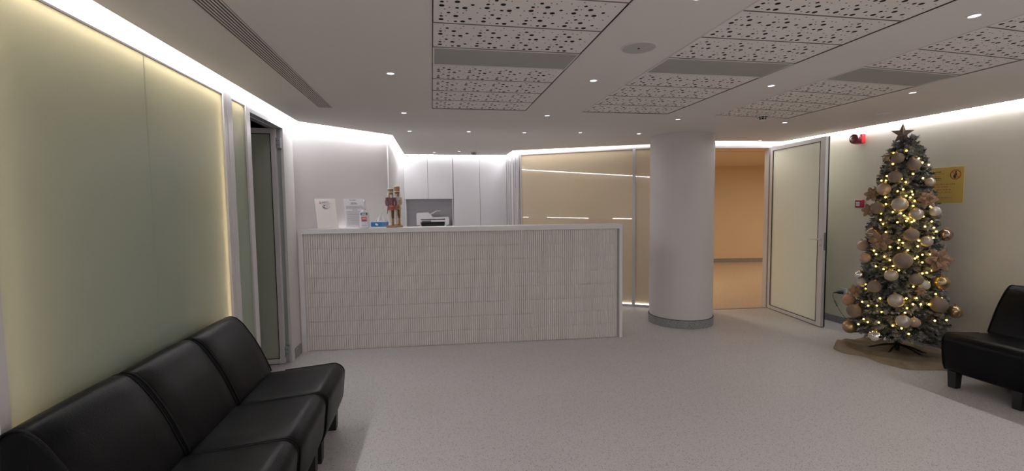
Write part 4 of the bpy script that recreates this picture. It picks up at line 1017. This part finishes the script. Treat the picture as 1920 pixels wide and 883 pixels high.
bm = B(); tube(bm, smooth_path(pts), .003, 6); finish('lead', bm, M['cable'], t, smooth=True)
bm = B(); tube(bm, [W0 + Vector((-.119, .008, -.10)), (4.79, 4.765, .255)], .008, 8); finish('inline_switch', bm, M['cable'], t, smooth=True)

# ================================================================== CHRISTMAS TREE
TX, TY = 4.53, 3.80
ZR = [(0.15, .36), (.35, .40), (.72, .33), (1.43, .255), (1.93, .16), (2.12, .03)]
def rad(z):
    if z <= ZR[0][0]: return ZR[0][1]
    for (a, ra), (b, rb) in zip(ZR, ZR[1:]):
        if z <= b: return ra + (rb - ra) * (z - a) / (b - a)
    return .02
tree = thing('christmas_tree', 'slim artificial Christmas tree with flocked branches on a black metal stand', 'tree', (TX, TY, 0))
bm = B(); tube(bm, [(0, 0, .03), (0, 0, .30)], [.012, .012], 10); tube(bm, [(0, 0, .30), (.004, 0, 1.2), (0, 0, 2.12)], [.014, .012, .006], 8); finish('trunk', bm, M['trunk'], tree, smooth=True)
bm = B(); tube(bm, [(0, 0, .025), (0, 0, .13)], [.021, .021], 12); lathe(bm, [(.03, .075), (.03, .095), (.02, .10)], 0, 0, 12); finish('stand_collar', bm, M['black_plastic'], tree, smooth=True)
for ang in (-28, -72, 128, 200):
    a = math.radians(ang); bm = B(); tube(bm, [(.015 * math.cos(a), .015 * math.sin(a), .085), (.10 * math.cos(a), .10 * math.sin(a), .065), (.235 * math.cos(a), .235 * math.sin(a), .010)], [.009, .009, .008], 6); finish('stand_leg', bm, M['black_plastic'], tree)
random.seed(21)
def frond(bm, base, tip, rad_, nd):
    """a flocked tip: core twig with needles swept towards the tip"""
    base = Vector(base); tip = Vector(tip); ax_ = tip - base; ln = ax_.length; ax_.normalize()
    a = ax_.orthogonal().normalized(); b = ax_.cross(a)
    for i in range(nd):
        u = (i + random.random()) / nd; th = random.uniform(0, 2 * PI)
        p = base + ax_ * (ln * u); out = a * math.cos(th) + b * math.sin(th)
        r = rad_ * (1 - .55 * u) * random.uniform(.75, 1.15)
        q = p + out * r + ax_ * (r * random.uniform(.7, 1.4)); side = ax_.cross(out) * (.0032 + .002 * random.random())
        v = [bm.verts.new(x) for x in (p - side, p + side, q + side * .8, q - side * .8)]
        bm.faces.new(v)
    core = []
    for k in range(2):
        pass
    s0 = a * .004; s1 = b * .004
    v = [bm.verts.new(x) for x in (base + s0, base - s0, tip - s0 * .5, tip + s0 * .5)]; bm.faces.new(v)
bm = B()
z = .18; 
while z < 2.08:
    R = rad(z + .02); nb = max(7, int(2 * PI * R / .062))
    for i in range(nb):
        th = 2 * PI * (i + random.random() * .8) / nb; rr_ = R * random.uniform(.80, 1.03)
        if math.sin(th) * 0 + math.cos(th) > .3: rr_ = min(rr_, (wr(TY) - TX - .02) / max(.35, math.cos(th)))
        zz = z + random.uniform(-.02, .02)
        dr = Vector((math.cos(th), math.sin(th), 0)); droop = random.uniform(-.02, .05)
        base = dr * .02 + Vector((0, 0, zz + .05)); tip = dr * rr_ + Vector((0, 0, zz + droop))
        mid = base.lerp(tip, .55); 
        frond(bm, base.lerp(tip, .25), mid, .040, 26)
        frond(bm, mid, tip, .034, 42)
        for s in (-1, 1):
            sd = Vector((-dr.y, dr.x, 0)) * s
            st = base.lerp(tip, random.uniform(.45, .62)); ln = rr_ * .34 + .03
            e_ = st + (dr * .8 + sd * .62).normalized() * ln + Vector((0, 0, random.uniform(-.015, .03)))
            if TX + e_.x > wr(TY) - .02: e_.x = wr(TY) - .02 - TX
            frond(bm, st, e_, .030, 32)
    z += .056
for i in range(9):
    th = i * 2.4; frond(bm, (0, 0, 2.02), (.05 * math.cos(th), .05 * math.sin(th), 2.10 + .05 * random.random()), .028, 30)
frond(bm, (0, 0, 2.0), (0, 0, 2.16), .03, 50)
# lower end of the pole wrapped in needles
frond(bm, (0, 0, .26), (0, 0, .12), .035, 90)
finish('branches', bm, M['needles'], tree)
# topper
t = thing('tree_star', 'five-pointed brown-grey star topper on the tree', 'star', (4.51, 3.82, 2.155), math.atan2(4.5, 3.8) - PI / 2)
bm = B()
PTS = []
tiltA = math.radians(8)
for k in range(10):
    r = .118 if k % 2 == 0 else .047; a = PI / 2 + k * PI / 5 - tiltA * .3
    PTS.append((r * math.cos(a) * .95, r * math.sin(a)))
ring = [bm.verts.new((p[0], 0, p[1])) for p in PTS]; f0 = bm.verts.new((0, -.022, 0)); f1 = bm.verts.new((0, .022, 0))
for k in range(10): bm.faces.new((ring[k], ring[(k + 1) % 10], f0)); bm.faces.new((ring[(k + 1) % 10], ring[k], f1))
finish('star_body', bm, M['star'], t)
bm = B(); tube(bm, [(0.01, .005, -.10), (0.005, .003, -.03)], [.012, .010], 8); finish('socket', bm, M['star'], t); t.scale = (.84, .84, .88)

# fairy lights
fl = thing('fairy_lights', 'string of warm yellow fairy lights wound round the tree', 'string lights', (TX, TY, 0))

for i, p in enumerate(BULBS):
    bm = B(); sphere(bm, (p[0] - TX, p[1] - TY, p[2]), .0075, 8, 6); finish('bulb', bm, M['bulb'], fl, smooth=True)
bm = B(); pts = []
k = 0
while k < 420:
    u = k / 420; zz = .20 + 1.85 * u; th = u * 2 * PI * 15; r = rad(zz) * (.9 + .04 * math.sin(k * 1.3)); 
    pts.append((r * math.cos(th), r * math.sin(th), zz)); k += 1
pts = [(min(p[0], wr(TY) - TX - .01), p[1], p[2]) for p in pts]
tube(bm, pts, .0016, 4); finish('wire', bm, M['cable'], fl)

# baubles: one prototype per finish, every bauble its own thing
wordz = {'t': 'taupe glitter', 'b': 'glossy bronze', 'p': 'pearly champagne', 'c': 'champagne', 'g': 'satin gold', 'm': 'mirrored silver', 's': 'clear silver-glitter', 'r': 'rose gold glitter'}
BL = BLABELS
protos = {}
for i, (x, y, z, r, k) in enumerate(BAUBLES):
    if k not in protos:
        t = thing('bauble', '', 'bauble', (x, y, z), group='baubles on the tree')
        bm = B(); sphere(bm, (0, 0, 0), 1.0, 24, 16); finish('ball', bm, BM[k], t, smooth=True)
        bm = B(); lathe(bm, [(.20, .97), (.20, 1.16), (.0, 1.18)], seg=10); m0 = len(bm.verts); tube(bm, [(.10 * math.cos(a_), 0, 1.24 + .10 * math.sin(a_)) for a_ in [2 * PI * j / 10 for j in range(10)]], .025, 5, closed=True); finish('cap', bm, M['gold'], t, smooth=True)
        protos[k] = t
    else:
        t = copy_thing(protos[k], (x, y, z))
    t.scale = (r, r, r)
    t.rotation_euler = (random.uniform(-.3, .3), random.uniform(-.3, .3), random.uniform(0, 6))
    t['label'] = BL[i] % wordz[k]
# glitter flowers
fproto = None
for i, (x, y, z, r) in enumerate(FLOWERS):
    if fproto is None:
        fproto = thing('glitter_flower', '', 'flower', (x, y, z), group='copper glitter flowers on the tree')
        bm = B()
        for lay, (nn_, ll, up) in enumerate(((6, 1.0, .15), (5, .68, .38))):
            for k in range(nn_):
                a = 2 * PI * k / nn_ + lay * .5; d = Vector((math.cos(a), math.sin(a), 0)); s_ = Vector((-d.y, d.x, 0)); up_v = Vector((0, 0, 1))
                prev = None
                for j in range(6):
                    u = j / 5; w = .30 * ll * math.sin(PI * min(1, u * .92 + .04)) + .012
                    c_ = d * (ll * u) + up_v * (up * math.sin(u * 2.2)); ruffle = .05 * math.sin(j * 2.5 + k)
                    row = [bm.verts.new(c_ - s_ * w + up_v * (.07 + ruffle)), bm.verts.new(c_), bm.verts.new(c_ + s_ * w + up_v * (.07 - ruffle))]
                    if prev: bm.faces.new((prev[0], prev[1], row[1], row[0])); bm.faces.new((prev[1], prev[2], row[2], row[1]))
                    prev = row
        pt = finish('petals', bm, M['copper'], fproto, smooth=True)
        sm = pt.modifiers.new('thick', 'SOLIDIFY'); sm.thickness = .03
        bm = B()
        for k in range(9):
            a = k * 2.4; sphere(bm, (.12 * math.sqrt(k / 9) * math.cos(a) * 1.6, .12 * math.sqrt(k / 9) * math.sin(a) * 1.6, .30), .05, 8, 6)
        finish('stamens', bm, M['gold'], fproto, smooth=True); f_ = fproto
    else: f_ = copy_thing(fproto, (x, y, z))
    f_.scale = (r, r, r)
    # face outwards from the tree
    dvec = Vector((x - TX, y - TY, .05)); 
    dvec = (dvec.normalized() + Vector((-.6, -.6, .15))).normalized()
    f_.rotation_euler = dvec.to_track_quat('Z', 'Y').to_euler()
    f_['label'] = FLABELS[i]

# burlap skirt lying on the floor round the stand
OUT = [(4.14, 4.13), (4.02, 4.02), (4.00, 3.88), (4.10, 3.74), (4.08, 3.58), (4.11, 3.47), (4.15, 3.38), (4.28, 3.33), (4.44, 3.29), (4.64, 3.20), (4.86, 3.24), (4.93, 3.45), (4.93, 3.8), (4.91, 4.05), (4.76, 4.12), (4.58, 4.20), (4.40, 4.26), (4.25, 4.22)]
OUT = smooth_path([(*p, 0) for p in OUT] + [(*OUT[0], 0)], 8)[:-1]
bm = B(); cen = Vector((TX, TY, 0)); NR = 30; rows_ = []
from mathutils import noise as mn
for j in range(NR + 1):
    u = j / NR; row = []
    for i, p in enumerate(OUT):
        q = cen.lerp(p, u); hgt = .006 + .036 * max(0, mn.noise(Vector((q.x * 7.5, q.y * 4.5, 1.7))) + .2) + .012 * abs(mn.noise(Vector((q.x * 19, q.y * 16, .3)))) + .014 * max(0, math.sin(9 * q.x + 14 * q.y + 3 * mn.noise(q * 4))) * u
        if u > .72: hgt += .016 * math.sin(PI * (u - .72) / .28) 
        dl = (q - Vector((4.10, 4.0, 0))).length
        hgt += .045 * math.exp(-(dl / .10) ** 2)
        if j == NR: hgt = .001
        row.append(bm.verts.new((q.x, q.y, hgt)))
    rows_.append(row)
for A, C in zip(rows_[1:], rows_[2:]):
    for i in range(len(A)): bm.faces.new((A[i], A[(i + 1) % len(A)], C[(i + 1) % len(A)], C[i]))
bm.faces.new(rows_[1])
for v in rows_[0]: bm.verts.remove(v)
sk = finish('tree_skirt', bm, M['burlap'], smooth=True); tag(sk, 'crumpled brown burlap skirt on the floor under the tree', 'tree skirt')
